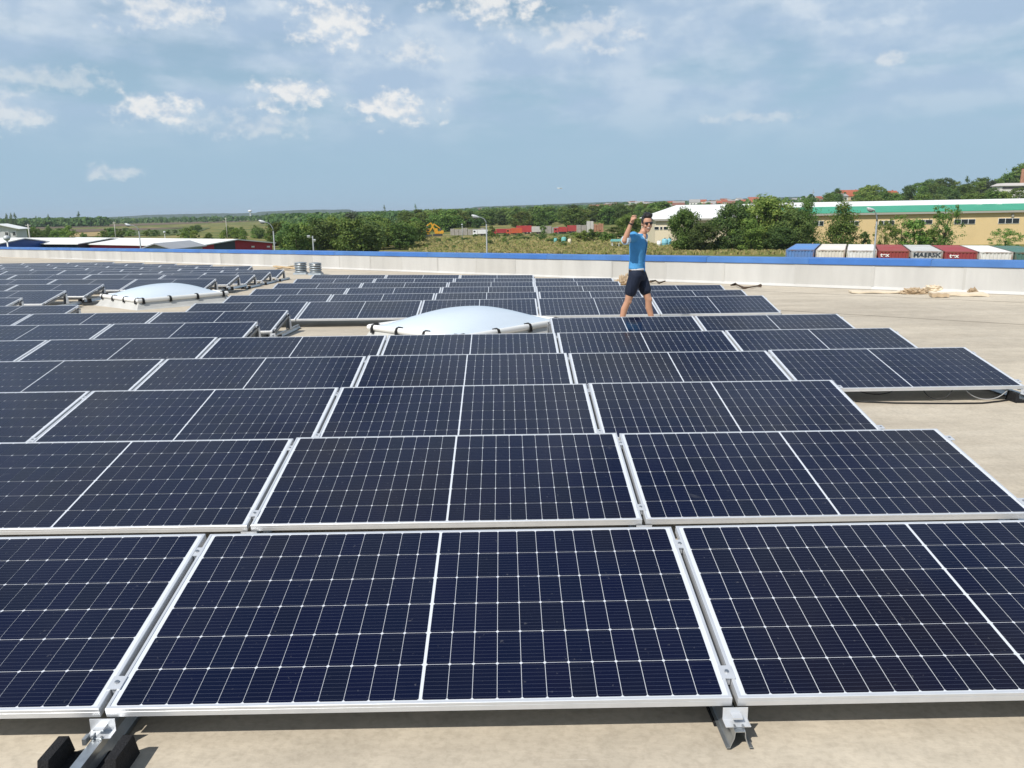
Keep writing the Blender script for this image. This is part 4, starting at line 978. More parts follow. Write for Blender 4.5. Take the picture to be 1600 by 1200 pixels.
def eave_hall(name, pxa, pxb, Ya, Yb, eave_py, ridge_rise, roof_d, wallm, label, roof_parts, windows, hip=0.):
    """hall whose long wall faces the camera; eave_py = (left, right) photo rows of the eaves"""
    a, b = at(pxa, eave_py[0], Ya), at(pxb, eave_py[1], Yb); g = GZ; e0, e1 = a.z - g, b.z - g; A = Vector((a.x, a.y, 0)); B = Vector((b.x, b.y, 0))
    root = empty(name, (A.x, A.y, g)); tag(root, label, 'hall'); u = (B - A); w = u.length; u.normalize(); n = Vector((-u.y, u.x, 0))
    def P(t, d, z): return u * t + n * d + Vector((0, 0, z))
    def E(t): return lerp(e0, e1, t / w)
    mb = MB(); mb.poly([P(0, 0, 0), P(w, 0, 0), P(w, 0, e1), P(0, 0, e0)]); mb.obj('front_wall', wallm, root)
    mb = MB(); mb.poly([P(0, 2 * roof_d, 0), P(0, 0, 0), P(0, 0, e0)] + ([] if hip else [P(0, roof_d, e0 + ridge_rise)]) + [P(0, 2 * roof_d, e0)]); mb.obj('gable_wall', wallm, root)
    mb = MB(); mb.poly([P(w, 0, 0), P(w, 2 * roof_d, 0), P(w, 2 * roof_d, e1), P(w, roof_d, e1 + ridge_rise), P(w, 0, e1)]); mb.obj('gable_wall', wallm, root)
    mb = MB(); mb.poly([P(w, 2 * roof_d, 0), P(0, 2 * roof_d, 0), P(0, 2 * roof_d, e0), P(w, 2 * roof_d, e1)]); mb.obj('back_wall', wallm, root)
    for (f0, f1, m, dz) in roof_parts:
        mb = MB(); o = .7
        q = [P(-o, f0 * roof_d - (o if f0 == 0 else 0), e0 + ridge_rise * f0 + dz), P(w + o, f0 * roof_d - (o if f0 == 0 else 0), e1 + ridge_rise * f0 + dz), P(w + o, f1 * roof_d, e1 + ridge_rise * f1 + dz), P(-o + hip * f1, f1 * roof_d, e0 + ridge_rise * f1 + dz)]
        bq = [v - Vector((0, 0, .2)) for v in q]
        mb.poly(q); mb.poly(bq[::-1])
        for i in range(4): mb.poly([bq[i], bq[(i + 1) % 4], q[(i + 1) % 4], q[i]])
        mb.obj('roof_slope', m, root)
    m2 = roof_parts[-1][2]; mb = MB(); mb.poly([P(-.7 + hip, roof_d, e0 + ridge_rise + .1), P(w + .7, roof_d, e1 + ridge_rise + .1), P(w + .7, 2 * roof_d + .5, e1 + .1), P(-.7, 2 * roof_d + .5, e0 + .1)]); mb.obj('rear_roof_slope', m2, root)
    if hip:
        mb = MB(); mb.poly([P(-.7, 2 * roof_d + .5, e0 + .1), P(-.7, -.7, e0 + .1), P(-.7 + hip, roof_d, e0 + ridge_rise + .1)]); mb.obj('hip_slope', m2, root)
    mb = MB(); mb.poly([P(-.3, -.72, e0 - .48), P(w + .3, -.72, e1 - .48), P(w + .3, -.72, e1 - .02), P(-.3, -.72, e0 - .02)]); mb.poly([P(-.3, -.01, e0 - .5), P(w + .3, -.01, e1 - .5), P(w + .3, -.72, e1 - .48), P(-.3, -.72, e0 - .48)]); mb.obj('eaves_fascia', M_GREYB, root)
    for (px0, px1, py0, py1, npan) in windows:
        # intersect with the wall plane
        def hit(px, py):
            d = FWD + RGT * ((px - 800) / FPX) - UPV * ((py - 600) / FPX); t = (A - CAM).dot(n) / Vector((d.x, d.y, 0)).dot(n); return CAM + d * t - Vector((A.x, A.y, g))
        q0, q1 = hit(px0, py1), hit(px1, py0); t0, t1 = q0.dot(u), q1.dot(u); z0, z1 = q0.z, q1.z
        fr = MB(); fr.box((0, 0, 0), (t1 - t0, .12, z1 - z0)); fo = fr.obj('window', M_WFRAME, root, False, P((t0 + t1) / 2, -.05, (z0 + z1) / 2), (0, 0, math.atan2(u.y, u.x)))
        pw = (t1 - t0) / npan
        for i in range(npan):
            gl = MB(); gl.box((-(t1 - t0) / 2 + pw * (i + .5), -.07, 0), (pw - .14, .04, (z1 - z0) - .16)); gl.obj('pane', M_GLASS, fo)
    return root, P, w
lh, LP, lw = eave_hall('yellow_hall', 1235, 1680, 186, 180, (334.5, 326.8), 2.55, 17, M_YELLOW, 'long yellow hall with a green and white roof behind the containers', [(0, .55, M_GREEN_ROOF, .12), (.55, 1, M_WHITE_ROOF, .16)],
          [(1372, 1397.5, 344.5, 352, 3), (1433, 1457, 343, 350.5, 2), (1490, 1524, 342, 350.5, 3), (1559, 1593, 340.5, 349.5, 3), (1272, 1287, 345, 353, 2), (1328, 1342, 345, 352.5, 2), (1622, 1652, 339, 348, 3)])
mb = MB(); mb.tube([LP(19.6, -.16, 0), LP(19.6, -.16, 7.7)], .09, 6); mb.obj('downpipe', M_GREYB, lh)
for t in (46, 50.5):
    mb = MB(); q = LP(t, 9.2, 9.75); mb.box((0, 0, .25), (1.1, 1.1, .5), 0, None, .8); mb.obj('roof_vent', M_WHITE_ROOF, lh, False, q)
mb = MB(); mb.box((0, -.15, 0), (.5, .3, .7)); mb.obj('wall_lamp', M_GREYB, lh, False, LP(49.3, 0, 7.2))
ch, CP, cw = eave_hall('cream_hall', 1024, 1215, 208, 206, (342.5, 339.5), 3.5, 17, M_CREAM, 'cream hall with a white roof just right of the man', [(0, 1, M_WHITE_ROOF, .12)], [(1022, 1029.5, 354, 359, 1), (1031, 1035, 354, 359, 1), (1036.5, 1044, 353.8, 358.8, 1), (1100.5, 1107.5, 351.5, 357, 1), (1109.5, 1116, 351.5, 357, 1)], hip=8.4)

# ------------------------------------------------------------------ shipping containers
def container_meshes():
    W, H, Ln = 2.438, 2.591, 13.72
    def corr(n, span, d):
        pts = []
        for i in range(n):
            a = span * i / n; p = span / n
            pts += [(a, 0), (a + p * .32, 0), (a + p * .5, d), (a + p * .82, d)]
        return pts + [(span, 0)]
    end = MB(); c = corr(8, W - .24, .045)
    for (a, da), (b, db) in zip(c[:-1], c[1:]): end.poly([(-W / 2 + .12 + a, .02 + da, .16), (-W / 2 + .12 + b, .02 + db, .16), (-W / 2 + .12 + b, .02 + db, H - .12), (-W / 2 + .12 + a, .02 + da, H - .12)])
    side = MB(); c = corr(42, Ln - .3, .036)
    for (a, da), (b, db) in zip(c[:-1], c[1:]): side.poly([(.01 + da, .15 + a, .16), (.01 + db, .15 + b, .16), (.01 + db, .15 + b, H - .08), (.01 + da, .15 + a, H - .08)])
    roof = MB(); c = corr(46, Ln - .2, .02)
    for (a, da), (b, db) in zip(c[:-1], c[1:]): roof.poly([(-W / 2 + .05, .1 + a, H - .012 - da), (W / 2 - .05, .1 + a, H - .012 - da), (W / 2 - .05, .1 + b, H - .012 - db), (-W / 2 + .05, .1 + b, H - .012 - db)])
    return W, H, Ln, end, side, roof
def text_mesh(body, size, m, bold=.0):
    cu = bpy.data.curves.new('lettering', 'FONT'); cu.body = body; cu.size = size; cu.align_x = 'CENTER'; cu.align_y = 'CENTER'; cu.extrude = .008; cu.offset = bold
    o = bpy.data.objects.new('tmp_text', cu); COL.objects.link(o); dg = bpy.context.evaluated_depsgraph_get(); dg.update()
    me = bpy.data.meshes.new_from_object(o.evaluated_get(dg)); bpy.data.objects.remove(o); me.name = 'lettering'; me.materials.clear(); me.materials.append(m); return me
M_LETW = mat('white_lettering', (.78, .77, .74), .6); M_LETD = mat('dark_lettering', (.03, .04, .055), .6)
CW_, CHH, CLn, cend, cside, croof = container_meshes()
def container(p, rz, col, label, stacked=None, text=None, rust=.2, roofcol=None):
    nm = 'paint_%d' % len(MATS); m = mat(nm, col, .55, 0, .4, rust, .8, vcol=tuple(lerp(c, r, .35) for c, r in zip(col, (.22, .11, .06))))
    mr = mat(nm + '_roof', roofcol or col, .6, 0, .4, .25, .5, vcol=tuple(lerp(c, r, .3) for c, r in zip(roofcol or col, (.3, .22, .16))))
    mf = mat(nm + '_frame', tuple(c * .8 for c in col), .6, 0, .4, .5, 1.5, vcol=(.16, .075, .04))
    root = empty('shipping_container', p, (0, 0, rz)); tag(root, label, 'container', 'shipping containers behind the parapet')
    place('end_wall', cend.mesh('end_wall', m), root); e2 = place('end_wall', cend.mesh('end_wall', m), root, (0, CLn, 0), (0, 0, math.pi))
    place('side_wall', cside.mesh('side_wall', m), root, (-CW_ / 2, 0, 0)); place('side_wall', cside.mesh('side_wall', m), root, (CW_ / 2, CLn, 0), (0, 0, math.pi))
    place('roof_panel', croof.mesh('roof_panel', mr), root)
    fr = MB()
    for x in (-1, 1):
        for y in (.06, CLn - .06): fr.box((x * (CW_ / 2 - .06), y, CHH / 2), (.12, .12, CHH - .004))
        fr.box((x * (CW_ / 2 - .03), CLn / 2, CHH - .045), (.06, CLn - .25, .08)); fr.box((x * (CW_ / 2 - .04), CLn / 2, .08), (.08, CLn - .25, .15))
    for y in (.05, CLn - .05): fr.box((0, y, CHH - .06), (CW_ - .25, .09, .11)); fr.box((0, y, .08), (CW_ - .25, .09, .15))
    place('frame', fr.mesh('frame', mf), root)
    if text:
        t, sz, mm, dx, dz = text; place('lettering', text_mesh(t, sz, mm, .012), root, (dx, .008, dz), (math.pi / 2, 0, 0), (1.15, 1, 1))
    return root
cdir = Vector((.40, .917, 0)).normalized(); crz = math.atan2(-cdir.x, cdir.y); cu_ = Vector((cdir.y, -cdir.x, 0))
c0 = Vector((*gxy(1231, 70.7), 0)) + cu_ * CW_ / 2; ctop = at(1231, 389.8, 70.7).z
CT = [((.075, .22, .50), 'blue shipping container, leftmost of the row behind the parapet', None), ((.66, .64, .58), 'white shipping container with rusty posts next to the blue one', None), ((.70, .71, .70), 'clean white shipping container left of the street lamp', None),
      ((.26, .035, .04), 'red shipping container behind the street lamp with white letters', ('tex', .46, M_LETW, -.70, 2.22)), ((.46, .48, .48), 'grey shipping container with dark capital letters', ('MAERSK', .50, M_LETD, 0, 2.26)), ((.27, .03, .045), 'dark red shipping container right of the grey lettered one', ('tex', .46, M_LETW, -.50, 2.22)),
      ((.70, .70, .68), 'white shipping container between the dark red and the green one', None), ((.045, .15, .13), 'dark green shipping container at the right end of the row', None)]
for i, (c, lab, tx) in enumerate(CT):
    p = c0 + cu_ * (i * (CW_ + .13)); z1 = ctop - CHH - .02 * i
    container((p.x, p.y, z1), crz, c, lab, text=tx, rust=.25 if i in (1, 4) else .12)
    container((p.x, p.y, z1 - CHH), crz, [(.3, .05, .05), (.1, .2, .4), (.5, .5, .48)][i % 3], 'shipping container carrying the ' + lab.split(' shipping')[0] + ' one, number %d of the lower tier' % (i + 1))
gx = MB(); pm = c0 + cu_ * 9 + cdir * 6
gx.box((pm.x, pm.y, (ctop - 2 * CHH - .15 + GZ) / 2), (26, 18, max(.1, ctop - 2 * CHH - .15 - GZ)), 0, Matrix.Rotation(crz, 3, 'Z')); tag(gx.obj('container_yard', mat('concrete_yard', (.32, .31, .29), .9, 0, .2, .2, .3)), kind='structure')

# ------------------------------------------------------------------ street lamps and poles
M_POLE = mat('lamp_pole', (.27, .29, .30), .6, .3, .5, .15, 2); M_HEAD = mat('lamp_head', (.50, .52, .53), .4, .1); M_LENS = mat('lamp_lens', (.20, .21, .22), .3)
def street_lamp(pole_px, pole_py, head_px, head_py, Y, label, hs=1.):
    a = at(pole_px, pole_py, Y); h = at(head_px, head_py, Y); g = ground_h(a.x, Y); root = empty('street_lamp', (a.x, Y, g)); tag(root, label, 'street lamp', 'bent arm street lamps along the road')
    za, zh = a.z - g, h.z - g; dx = h.x - a.x
    p = MB(); p.tube([(0, 0, 0), (0, 0, za * .5), (0, 0, za)], [.085, .07, .05], 8); p.obj('pole', M_POLE, root, True)
    ar = MB(); ar.tube([(0, 0, za), (dx * .06, 0, lerp(za, zh, .35)), (dx * .25, 0, lerp(za, zh, .7)), (dx * .55, 0, lerp(za, zh, .9)), (dx * .9, 0, zh)], [.045, .04, .035, .03, .03], 7); ar.obj('arm', M_POLE, root, True)
    hd = MB(); hd.ellipsoid((0, 0, .02), (.32 * hs, .13 * hs, .10 * hs), 14, 8, Matrix.Rotation(.32 if dx < 0 else -.32, 3, 'Y')); ho = hd.obj('lamp_head', M_HEAD, root, True, (dx * 1.08, 0, zh))
    ln = MB(); ln.ellipsoid((-.04, 0, -.06), (.22 * hs, .12 * hs, .10 * hs), 12, 6, Matrix.Rotation(.32 if dx < 0 else -.32, 3, 'Y')); ln.obj('lens', M_LENS, ho, True)
street_lamp(1370, 346, 1361.5, 327.5, 50, 'tall bent arm street lamp in front of the red container', .95)
street_lamp(760, 350, 744, 338.5, 58, 'street lamp in front of the dry meadow, left of the man')
street_lamp(217, 361, 201, 351.5, 75, 'street lamp before the white roofs of the left warehouses')
street_lamp(427, 361, 411, 346.5, 64, 'street lamp at the right end of the red warehouse')
def post(px, top, Y, label, r=.09, m=None, head=False):
    a = at(px, top, Y); g = ground_h(a.x, Y); root = empty('lamp_post' if head else 'utility_pole', (a.x, Y, g)); tag(root, label, 'lamp post' if head else 'pole')
    p = MB(); p.tube([(0, 0, 0), (0, 0, a.z - g)], [r * 1.3, r * .8], 7); p.obj('pole', m or M_POLE, root, True)
    if head:
        h = MB(); h.ellipsoid((0, 0, a.z - g), (.32, .32, .28), 12, 8); h.obj('globe', M_HEAD, root, True)
    else:
        c = MB(); c.box((0, 0, a.z - g - .3), (1.3, .12, .1)); c.obj('cross_arm', m or M_POLE, root)
M_CONC = mat('concrete_pole', (.48, .46, .42), .85)
post(43.5, 350, 190, 'pale concrete pole right of the white house', .15, M_CONC); post(352.5, 340, 330, 'thin pole before the ploughed field above the red warehouse', .13, M_CONC); post(178, 346.5, 300, 'thin pole left of the far street lamp on the field edge', .12, M_CONC); post(485.5, 339, 360, 'thin pole rising over the near grove', .13, M_CONC); post(613, 352, 230, 'thin pole at the right of the near grove', .09, M_CONC)
post(257, 363, 190, 'white globe lamp post on the meadow behind the red warehouse', .07, M_HEAD, True); post(722, 351, 270, 'white globe lamp post between the excavators and the van', .08, M_HEAD, True); post(10.5, 372, 80, 'short lamp post before the blue warehouse', .09, M_HEAD, True)
def floodlights():
    Y = 90; a = at(489, 377, Y); g = GZ; root = empty('floodlight_pole', (a.x, Y, g)); tag(root, 'pole with two white floodlights in front of the near grove', 'floodlight')
    p = MB(); p.tube([(0, 0, 0), (0, 0, a.z - g + .6)], [.1, .07], 7); p.obj('pole', M_POLE, root, True)
    for px, py in ((482, 369.5), (491, 375.5)):
        q = at(px, py, Y) - Vector((a.x, Y, g)); m = MB(); m.bar((0, 0, q.z - .15), q, .05); m.obj('arm', M_POLE, root); h = MB(); h.box(q, (.30, .2, .2), 0, Matrix.Rotation(.35, 3, 'X')); h.obj('floodlight', M_HEAD, root)
floodlights()

# ------------------------------------------------------------------ machines and trucks in the yard
M_CAT = mat('machine_yellow', (.60, .30, .02), .5, 0, .4, .2, 1.5); M_TYRE = mat('tyre', (.02, .02, .02), .9); M_DARK = mat('dark_steel', (.05, .05, .05), .7)
def excavator(px, Y, face, label, boom):
    g = ground_pt(px, Y); root = empty('excavator', g, (0, 0, 0 if face > 0 else math.pi)); tag(root, label, 'excavator', 'yellow excavators in the yard')
    for s in (-1, 1):
        t = MB(); pts = [(-1.9, .45), (-1.6, .05), (1.6, .05), (1.9, .45), (1.6, .85), (-1.6, .85)]
        for y in (-.3, .3): t.poly([(x, s * 1.05 + y, z) for x, z in (pts if y > 0 else pts[::-1])])
        for (x0, z0), (x1, z1) in zip(pts, pts[1:] + pts[:1]): t.poly([(x0, s * 1.05 - .3, z0), (x1, s * 1.05 - .3, z1), (x1, s * 1.05 + .3, z1), (x0, s * 1.05 + .3, z0)])
        t.obj('track', M_DARK, root)
    b = MB(); b.box((-.6, 0, 1.45), (3.4, 2.4, .9), 0, None, .96); b.box((-1.9, 0, 1.75), (1.1, 2.4, .9), 0, None, .9); b.box((0, 0, .95), (1.4, 1.4, .3)); b.obj('body', M_CAT, root)
    c = MB(); c.box((.55, .65, 2.35), (1.4, 1.0, 1.45), 0, None, .88); co = c.obj('cab', M_CAT, root)
    w = MB(); w.box((.57, .14, 2.5), (1.0, .03, .8)); w.box((1.27, .65, 2.45), (.03, .75, .85)); w.obj('window', M_GLASS, co)
    (e1, e2, e3) = boom
    bm = MB(); bm.bar((.9, -.3, 1.7), e1, .42, .55); bm.obj('boom', M_CAT, root); st = MB(); st.bar(e1, e2, .34, .42); st.obj('stick', M_CAT, root)
    cy = MB(); cy.tube([(1.2, -.3, 1.5), tuple(lerp(a, b_, .55) for a, b_ in zip((.9, -.3, 1.7), e1))], .09, 6); cy.obj('hydraulic_ram', M_DARK, root)
    bk = MB(); bk.box(e3, (.9, 1.1, .9), 0, Matrix.Rotation(.5, 3, 'Y'), .75); bk.obj('bucket', M_DARK, root)
excavator(666, 312, 1, 'yellow excavator with a folded boom, left one of the pair', ((2.9, -.3, 4.9), (5.2, -.3, 3.2), (5.3, -.3, 2.7)))
excavator(683, 318, -1, 'yellow excavator facing left, right one of the pair', ((2.6, -.3, 5.2), (4.4, -.3, 4.0), (4.4, -.3, 3.6)))
def truck(px, Y, ln, cabc, boxc, label, boxh=2.2, face=-1, cat='truck', van=False):
    g = ground_pt(px, Y); root = empty('van' if van else 'truck', g, (0, 0, 0 if face > 0 else math.pi)); root.scale = (.88, .88, .88); tag(root, label, cat)
    k = len(MATS); mc = mat('cab_paint_%d' % k, cabc, .4, 0, .5, .1, 1); mb_ = mat('box_paint_%d' % k, boxc, .5, 0, .4, .15, .6)
    c = MB(); c.box((ln / 2 - .95, 0, 1.55), (1.9, 2.3, 2.1), 0, None, .93); co = c.obj('cab', mc, root)
    w = MB(); w.box((ln / 2 - .03, 0, 1.95), (.06, 1.9, .75)); w.box((ln / 2 - .75, -1.13, 1.95), (.8, .06, .65)); w.box((ln / 2 - .75, 1.13, 1.95), (.8, .06, .65)); w.obj('window', M_GLASS, co)
    b = MB(); b.box((-1.0, 0, .95 + boxh / 2), (ln - 2.1, 2.4, boxh)); b.obj('cargo_box', mb_, root)
    f = MB(); f.box((-.2, 0, .72), (ln - .6, 1.0, .25)); f.obj('chassis', M_DARK, root)
    wm = MB(); wm.tube([(0, -.16, 0), (0, .16, 0)], .48, 14); me = wm.mesh('wheel', M_TYRE)
    for x in (ln / 2 - 1.0, -ln / 2 + 1.5, -ln / 2 + 2.7):
        for y in (-1.02, 1.02): place('wheel', me, root, (x, y, .48))
truck(750, 312, 6.6, (.72, .73, .74), (.72, .73, .74), 'white van left of the red trucks in the yard', 1.7, -1, 'van', True)
truck(783, 318, 8.5, (.35, .03, .03), (.35, .04, .045), 'dark red truck, first right of the white van', 1.8)
truck(803, 312, 7.0, (.50, .10, .04), (.50, .10, .04), 'orange truck in the middle of the yard', 2.2)
truck(815, 322, 9.0, (.45, .03, .03), (.40, .05, .05), 'red truck right of the orange one', 2.9)
truck(836, 322, 7.5, (.55, .55, .55), (.50, .48, .46), 'grey truck right of the red trucks', 2.4)
truck(875, 318, 5.6, (.42, .05, .05), (.42, .05, .05), 'bright red truck left of the yellow green tree', 2.1)
truck(890, 322, 6.2, (.42, .05, .05), (.40, .06, .06), 'second bright red truck, nearest the brown stack', 2.6)
def stack(px, Y, w, h, d, m, label, name='stack', cat='stack', n=5):
    g = ground_pt(px, Y); root = empty(name, g); tag(root, label, cat); me = MB(); me.box((0, 0, h / 2), (w / n * .9, d, h)); md = me.mesh('bundle', m)
    for i in range(n): place('bundle', md, root, (-w / 2 + w / n * (i + .5), trnd.uniform(-.2, .2), 0), (0, 0, trnd.uniform(-.03, .03)), (1, 1, trnd.uniform(.82, 1.1)))
M_PAL = mat('pallet_grey', (.36, .33, .30), .9, 0, .2, .3, 1); M_BRK = mat('brown_stack', (.38, .20, .13), .9, 0, .2, .3, 1)
stack(858, 326, 9, 2.9, 2, M_PAL, 'grey stacked goods between the grey and bright red trucks', 'pallet_stack')
stack(912, 330, 11, 3.2, 2, M_PAL, 'grey stacked goods right of the bright red trucks', 'pallet_stack')
stack(935.5, 322, 3.6, 3.6, 3, M_BRK, 'brown striped stack of boards left of the man', 'board_stack', n=4)
stack(922, 326, 2.6, 4.4, 2.4, mat('pale_block', (.5, .49, .46), .85), 'pale grey block standing left of the brown stack', 'block_stack', n=2)
stack(730, 325, 14, 2.6, 2, M_PAL, 'low grey stacks between the excavators and the van', 'pallet_stack', n=8)
M_AQUA = mat('aqua_paint', (.16, .42, .40), .6, 0, .3, .15, 1); M_TANK = mat('light_blue_plastic', (.20, .46, .55), .45, 0, .4, .1, 1)
def shed_aqua():
    Y = 198; g = ground_pt(972, Y); root = empty('market_stall', g); tag(root, 'aqua roofed open stall on posts just left of the man', 'stall')
    for x in (-2.4, -.8, .8, 2.4):
        for y in (-.9, .9):
            p = MB(); p.box((x, y, .75), (.12, .12, 1.5)); p.obj('post', M_WFRAME, root)
    r = MB(); r.box((0, 0, 1.75), (5.4, 2.4, .5), 0, None, .92); r.obj('roof', M_AQUA, root)
    t = MB(); t.box((0, .2, .55), (4.6, 1.2, .12)); t.obj('counter', M_PAL, root)
shed_aqua()
def tank(px, Y, r, h, label, m=M_TANK):
    g = ground_pt(px, Y); root = empty('water_tank', g); tag(root, label, 'tank'); b = MB(); b.lathe([(r * .95, 0), (r, .1), (r, h * .45), (r * 1.03, h * .47), (r, h * .5), (r, h * .85), (r * .7, h * .97), (r * .25, h)], 18); b.obj('body', m, root, True); c = MB(); c.lathe([(r * .25, h), (r * .25, h * 1.08), (.02, h * 1.1)], 12); c.obj('lid', M_DARK, root, True)
tank(1040, 197, .75, 2.0, 'light blue water tank right of the man'); tank(1031, 198, .55, 1.5, 'smaller pale blue tank nearest the man', M_WHITE_ROOF); tank(1047.5, 197, .5, 2.1, 'narrow blue tank at the left foot of the trees'); tank(881, 226, .7, 1.9, 'turquoise tank among the bushes left of the man', M_AQUA); tank(868, 230, .5, 1.5, 'small turquoise drum in the bushes', M_AQUA); tank(890, 222, .5, 1.5, 'beige drum beside the turquoise tank', M_CREAM)

# ------------------------------------------------------------------ houses of the town
hr = random.Random(31)
ROOFS = [mat('red_tiles', (.36, .11, .06), .85, 0, .2, .2, .2), mat('brown_tiles', (.23, .11, .08), .85, 0, .2, .2, .2), mat('grey_tiles', (.30, .29, .28), .85)]; WALLS = [mat('house_white', (.68, .66, .62), .85), mat('house_ochre', (.55, .44, .29), .85), M_CREAM]
def house(p, w, d, h, rh, rz, rm, wm, label, name='house', group='houses of the distant town', chimney=True):
    root = empty(name, p, (0, 0, rz)); tag(root, label, 'house', group)
    b = MB(); b.box((0, 0, h / 2 - 1), (w, d, h + 2)); 
    for s in (-1, 1): b.poly([(s * w / 2, -d / 2, h), (s * w / 2, d / 2, h), (s * w / 2, 0, h + rh)])
    b.obj('wall', wm, root)
    r = MB(); o = .5
    for s in (-1, 1):
        q = [(-w / 2 - o, s * (d / 2 + o), h - o * rh / d * 2 + .1), (w / 2 + o, s * (d / 2 + o), h - o * rh / d * 2 + .1), (w / 2 + o, 0, h + rh + .1), (-w / 2 - o, 0, h + rh + .1)]
        r.poly(q if s < 0 else q[::-1]); r.poly([(x, y, z - .2) for x, y, z in (q[::-1] if s < 0 else q)])
    ro = r.obj('roof', rm, root)
    if chimney:
        c = MB(); c.box((w * .2, d * .12, h + rh * .9), (.8, .8, 2.0)); c.obj('chimney', M_BRK, ro)
    for x in (-.3, 0, .3):
        g_ = MB(); g_.box((x * w, -d / 2 - .03, h * .55), (w * .1, .1, h * .32)); g_.obj('window', M_GLASS, root)
    return root
SIDES = ['white', 'ochre', 'cream']; RN = ['red', 'brown', 'grey']
for i in range(64):
    px = hr.uniform(930, 1330) if i < 50 else hr.uniform(700, 960); Y = hr.uniform(1120, 1750) if i < 50 else hr.uniform(1900, 3000); g = ground_pt(px, Y); ri, wi = hr.randrange(3), hr.randrange(3)
    house(g, hr.uniform(12, 22), hr.uniform(8, 12), hr.uniform(6, 9), hr.uniform(3, 5), hr.uniform(-.6, .6), ROOFS[ri], WALLS[wi], '%s walled house with %s roof in the distant town' % (SIDES[wi], RN[ri]), group='%s houses with %s roofs' % (SIDES[wi], RN[ri]))
g = ground_pt(1332, 690); house(g + Vector((-3, 0, 0)), 24, 13, 5.2, 5.0, -.1, ROOFS[0], WALLS[1], 'large house with a big red tiled roof above the green roof', 'large_house', None)
g = ground_pt(1311, 670); house(g, 9, 9, 5, 2, .2, ROOFS[2], WALLS[0], 'narrow white house left of the big red roof', 'white_town_house', None)
g = ground_pt(1390, 640); house(g, 8, 8, 2.6, 2.8, .1, ROOFS[0], WALLS[1], 'small red roofed house right of the large round tree', 'red_roofed_house', None)
def hill_house():
    Y = 445; c = at(1592, 292, Y); g = ground_h(c.x, Y); root = empty('hillside_house', (c.x, Y, g)); tag(root, 'long white house with a pale roof at the right edge of the hill', 'house')
    e = at(1592, 290, Y).z - g; b = MB(); b.box((0, 4, e / 2 - 2), (20, 8, e + 4)); b.obj('wall', WALLS[0], root)
    r = MB(); r.box((0, 4, e + .7), (21.5, 10, 1.5), 0, None, .72); r.obj('roof', mat('pale_tiles', (.48, .45, .43), .8), root)
    d = MB(); d.box((0, -.05, e - 1.2), (18, .12, 1.2)); d.obj('window_band', mat('dark_band', (.12, .11, .11), .8), root)  # dark matt band across the front below the eaves
    k = MB(); k.tube([(3.0, 2, 0), (2.8, 2, e + 9)], [1.5, 1.0], 10); k.obj('brick_chimney', M_BRK, root)
hill_house()
def water_tower():
    Y = 3000; a = at(390.5, 329, Y); g = GZ; root = empty('water_tower', (a.x, Y, g)); tag(root, 'white water tower in the gap between the far wooded ridges', 'tower')
    h = a.z - g; s = MB(); s.tube([(0, 0, 0), (0, 0, h - 4)], [2.2, 1.6], 10); s.obj('shaft', M_WHITE_ROOF, root); b = MB(); b.ellipsoid((0, 0, h - 2), (7.5, 7.5, 4.5), 16, 8); b.obj('tank', M_WHITE_ROOF, root, True)
water_tower()
def mast():
    Y = 1700; a = at(1271, 296, Y); g = ground_h(a.x, Y); root = empty('radio_mast', (a.x, Y, g)); tag(root, 'thin radio mast on the skyline of the town', 'mast'); b = MB(); b.tube([(0, 0, 0), (0, 0, a.z - g)], [.9, .35], 6); b.obj('lattice', M_GREYB, root); c = MB(); c.box((0, 0, a.z - g - 6), (7, .6, .6)); c.obj('cross_arm', M_GREYB, root)
mast()

# ------------------------------------------------------------------ the man on the roof
M_SKIN = mat('skin', (.50, .27, .175), .5, 0, .4, .08, 9)
M_SHIRT = mat('blue_shirt', (.085, .31, .60), .9, 0, .15, .22, 5, .4, 24)
M_CUFF = mat('pale_lining', (.50, .62, .72), .85, 0, .2)
M_SHORT = mat('navy_shorts', (.012, .018, .038), .8, 0, .3, .25, 7, .3, 22)
M_HAIR = mat('black_hair', (.010, .008, .008), .45, 0, .5, .3, 60, .5, 120)
M_SUNG = mat('sunglass_lens', (.006, .006, .007), .08, 0, .8)
M_TEETH = mat('teeth', (.75, .72, .66), .3); M_LIP = mat('lips', (.36, .13, .10), .5); M_SHOE = mat('shoe', (.10, .09, .085), .7); M_STRAP = mat('wrist_strap', (.05, .035, .03), .6)
def fuse(name, mb, m, voxel, smooth_it=4, parent=None, loc=(0, 0, 0)):
    """melt overlapping volumes into one continuous skin"""
    me = mb.mesh(name, m); o = bpy.data.objects.new('tmp_fuse', me); COL.objects.link(o)
    r = o.modifiers.new('r', 'REMESH'); r.mode = 'VOXEL'; r.voxel_size = voxel
    sm = o.modifiers.new('s', 'SMOOTH'); sm.iterations = smooth_it; sm.factor = .5
    dg = bpy.context.evaluated_depsgraph_get(); dg.update(); out = bpy.data.meshes.new_from_object(o.evaluated_get(dg)); bpy.data.objects.remove(o)
    out.name = name; out.materials.clear(); out.materials.append(m); out.polygons.foreach_set('use_smooth', [True] * len(out.polygons))
    return place(name, out, parent, loc)
def limb(mb, pts, rs, n=14):
    """tapered limb with rounded joints"""
    mb.tube(pts, rs, n)
    for p, r in zip(pts, rs): mb.ellipsoid(p, (r, r, r), n, 8)
MAN = Vector((3.515, 10.25, 0)); MAN.z = roofz(MAN.y)
fdir = Vector((.82, -.57, 0)); rdir = Vector((-.57, -.82, 0))           # where he walks, his right-hand side
face = Vector((.20, -.975, -.06)).normalized(); fr_ = face.cross(Vector((0, 0, 1))).normalized(); fu_ = fr_.cross(face).normalized()   # he looks at the camera
FM = Matrix((fr_, -face, fu_)).transposed()                             # head frame: x across, -y out of the face, z up
HC = Vector((.125, -.02, 1.655))
def V3(*a): return Vector(a)
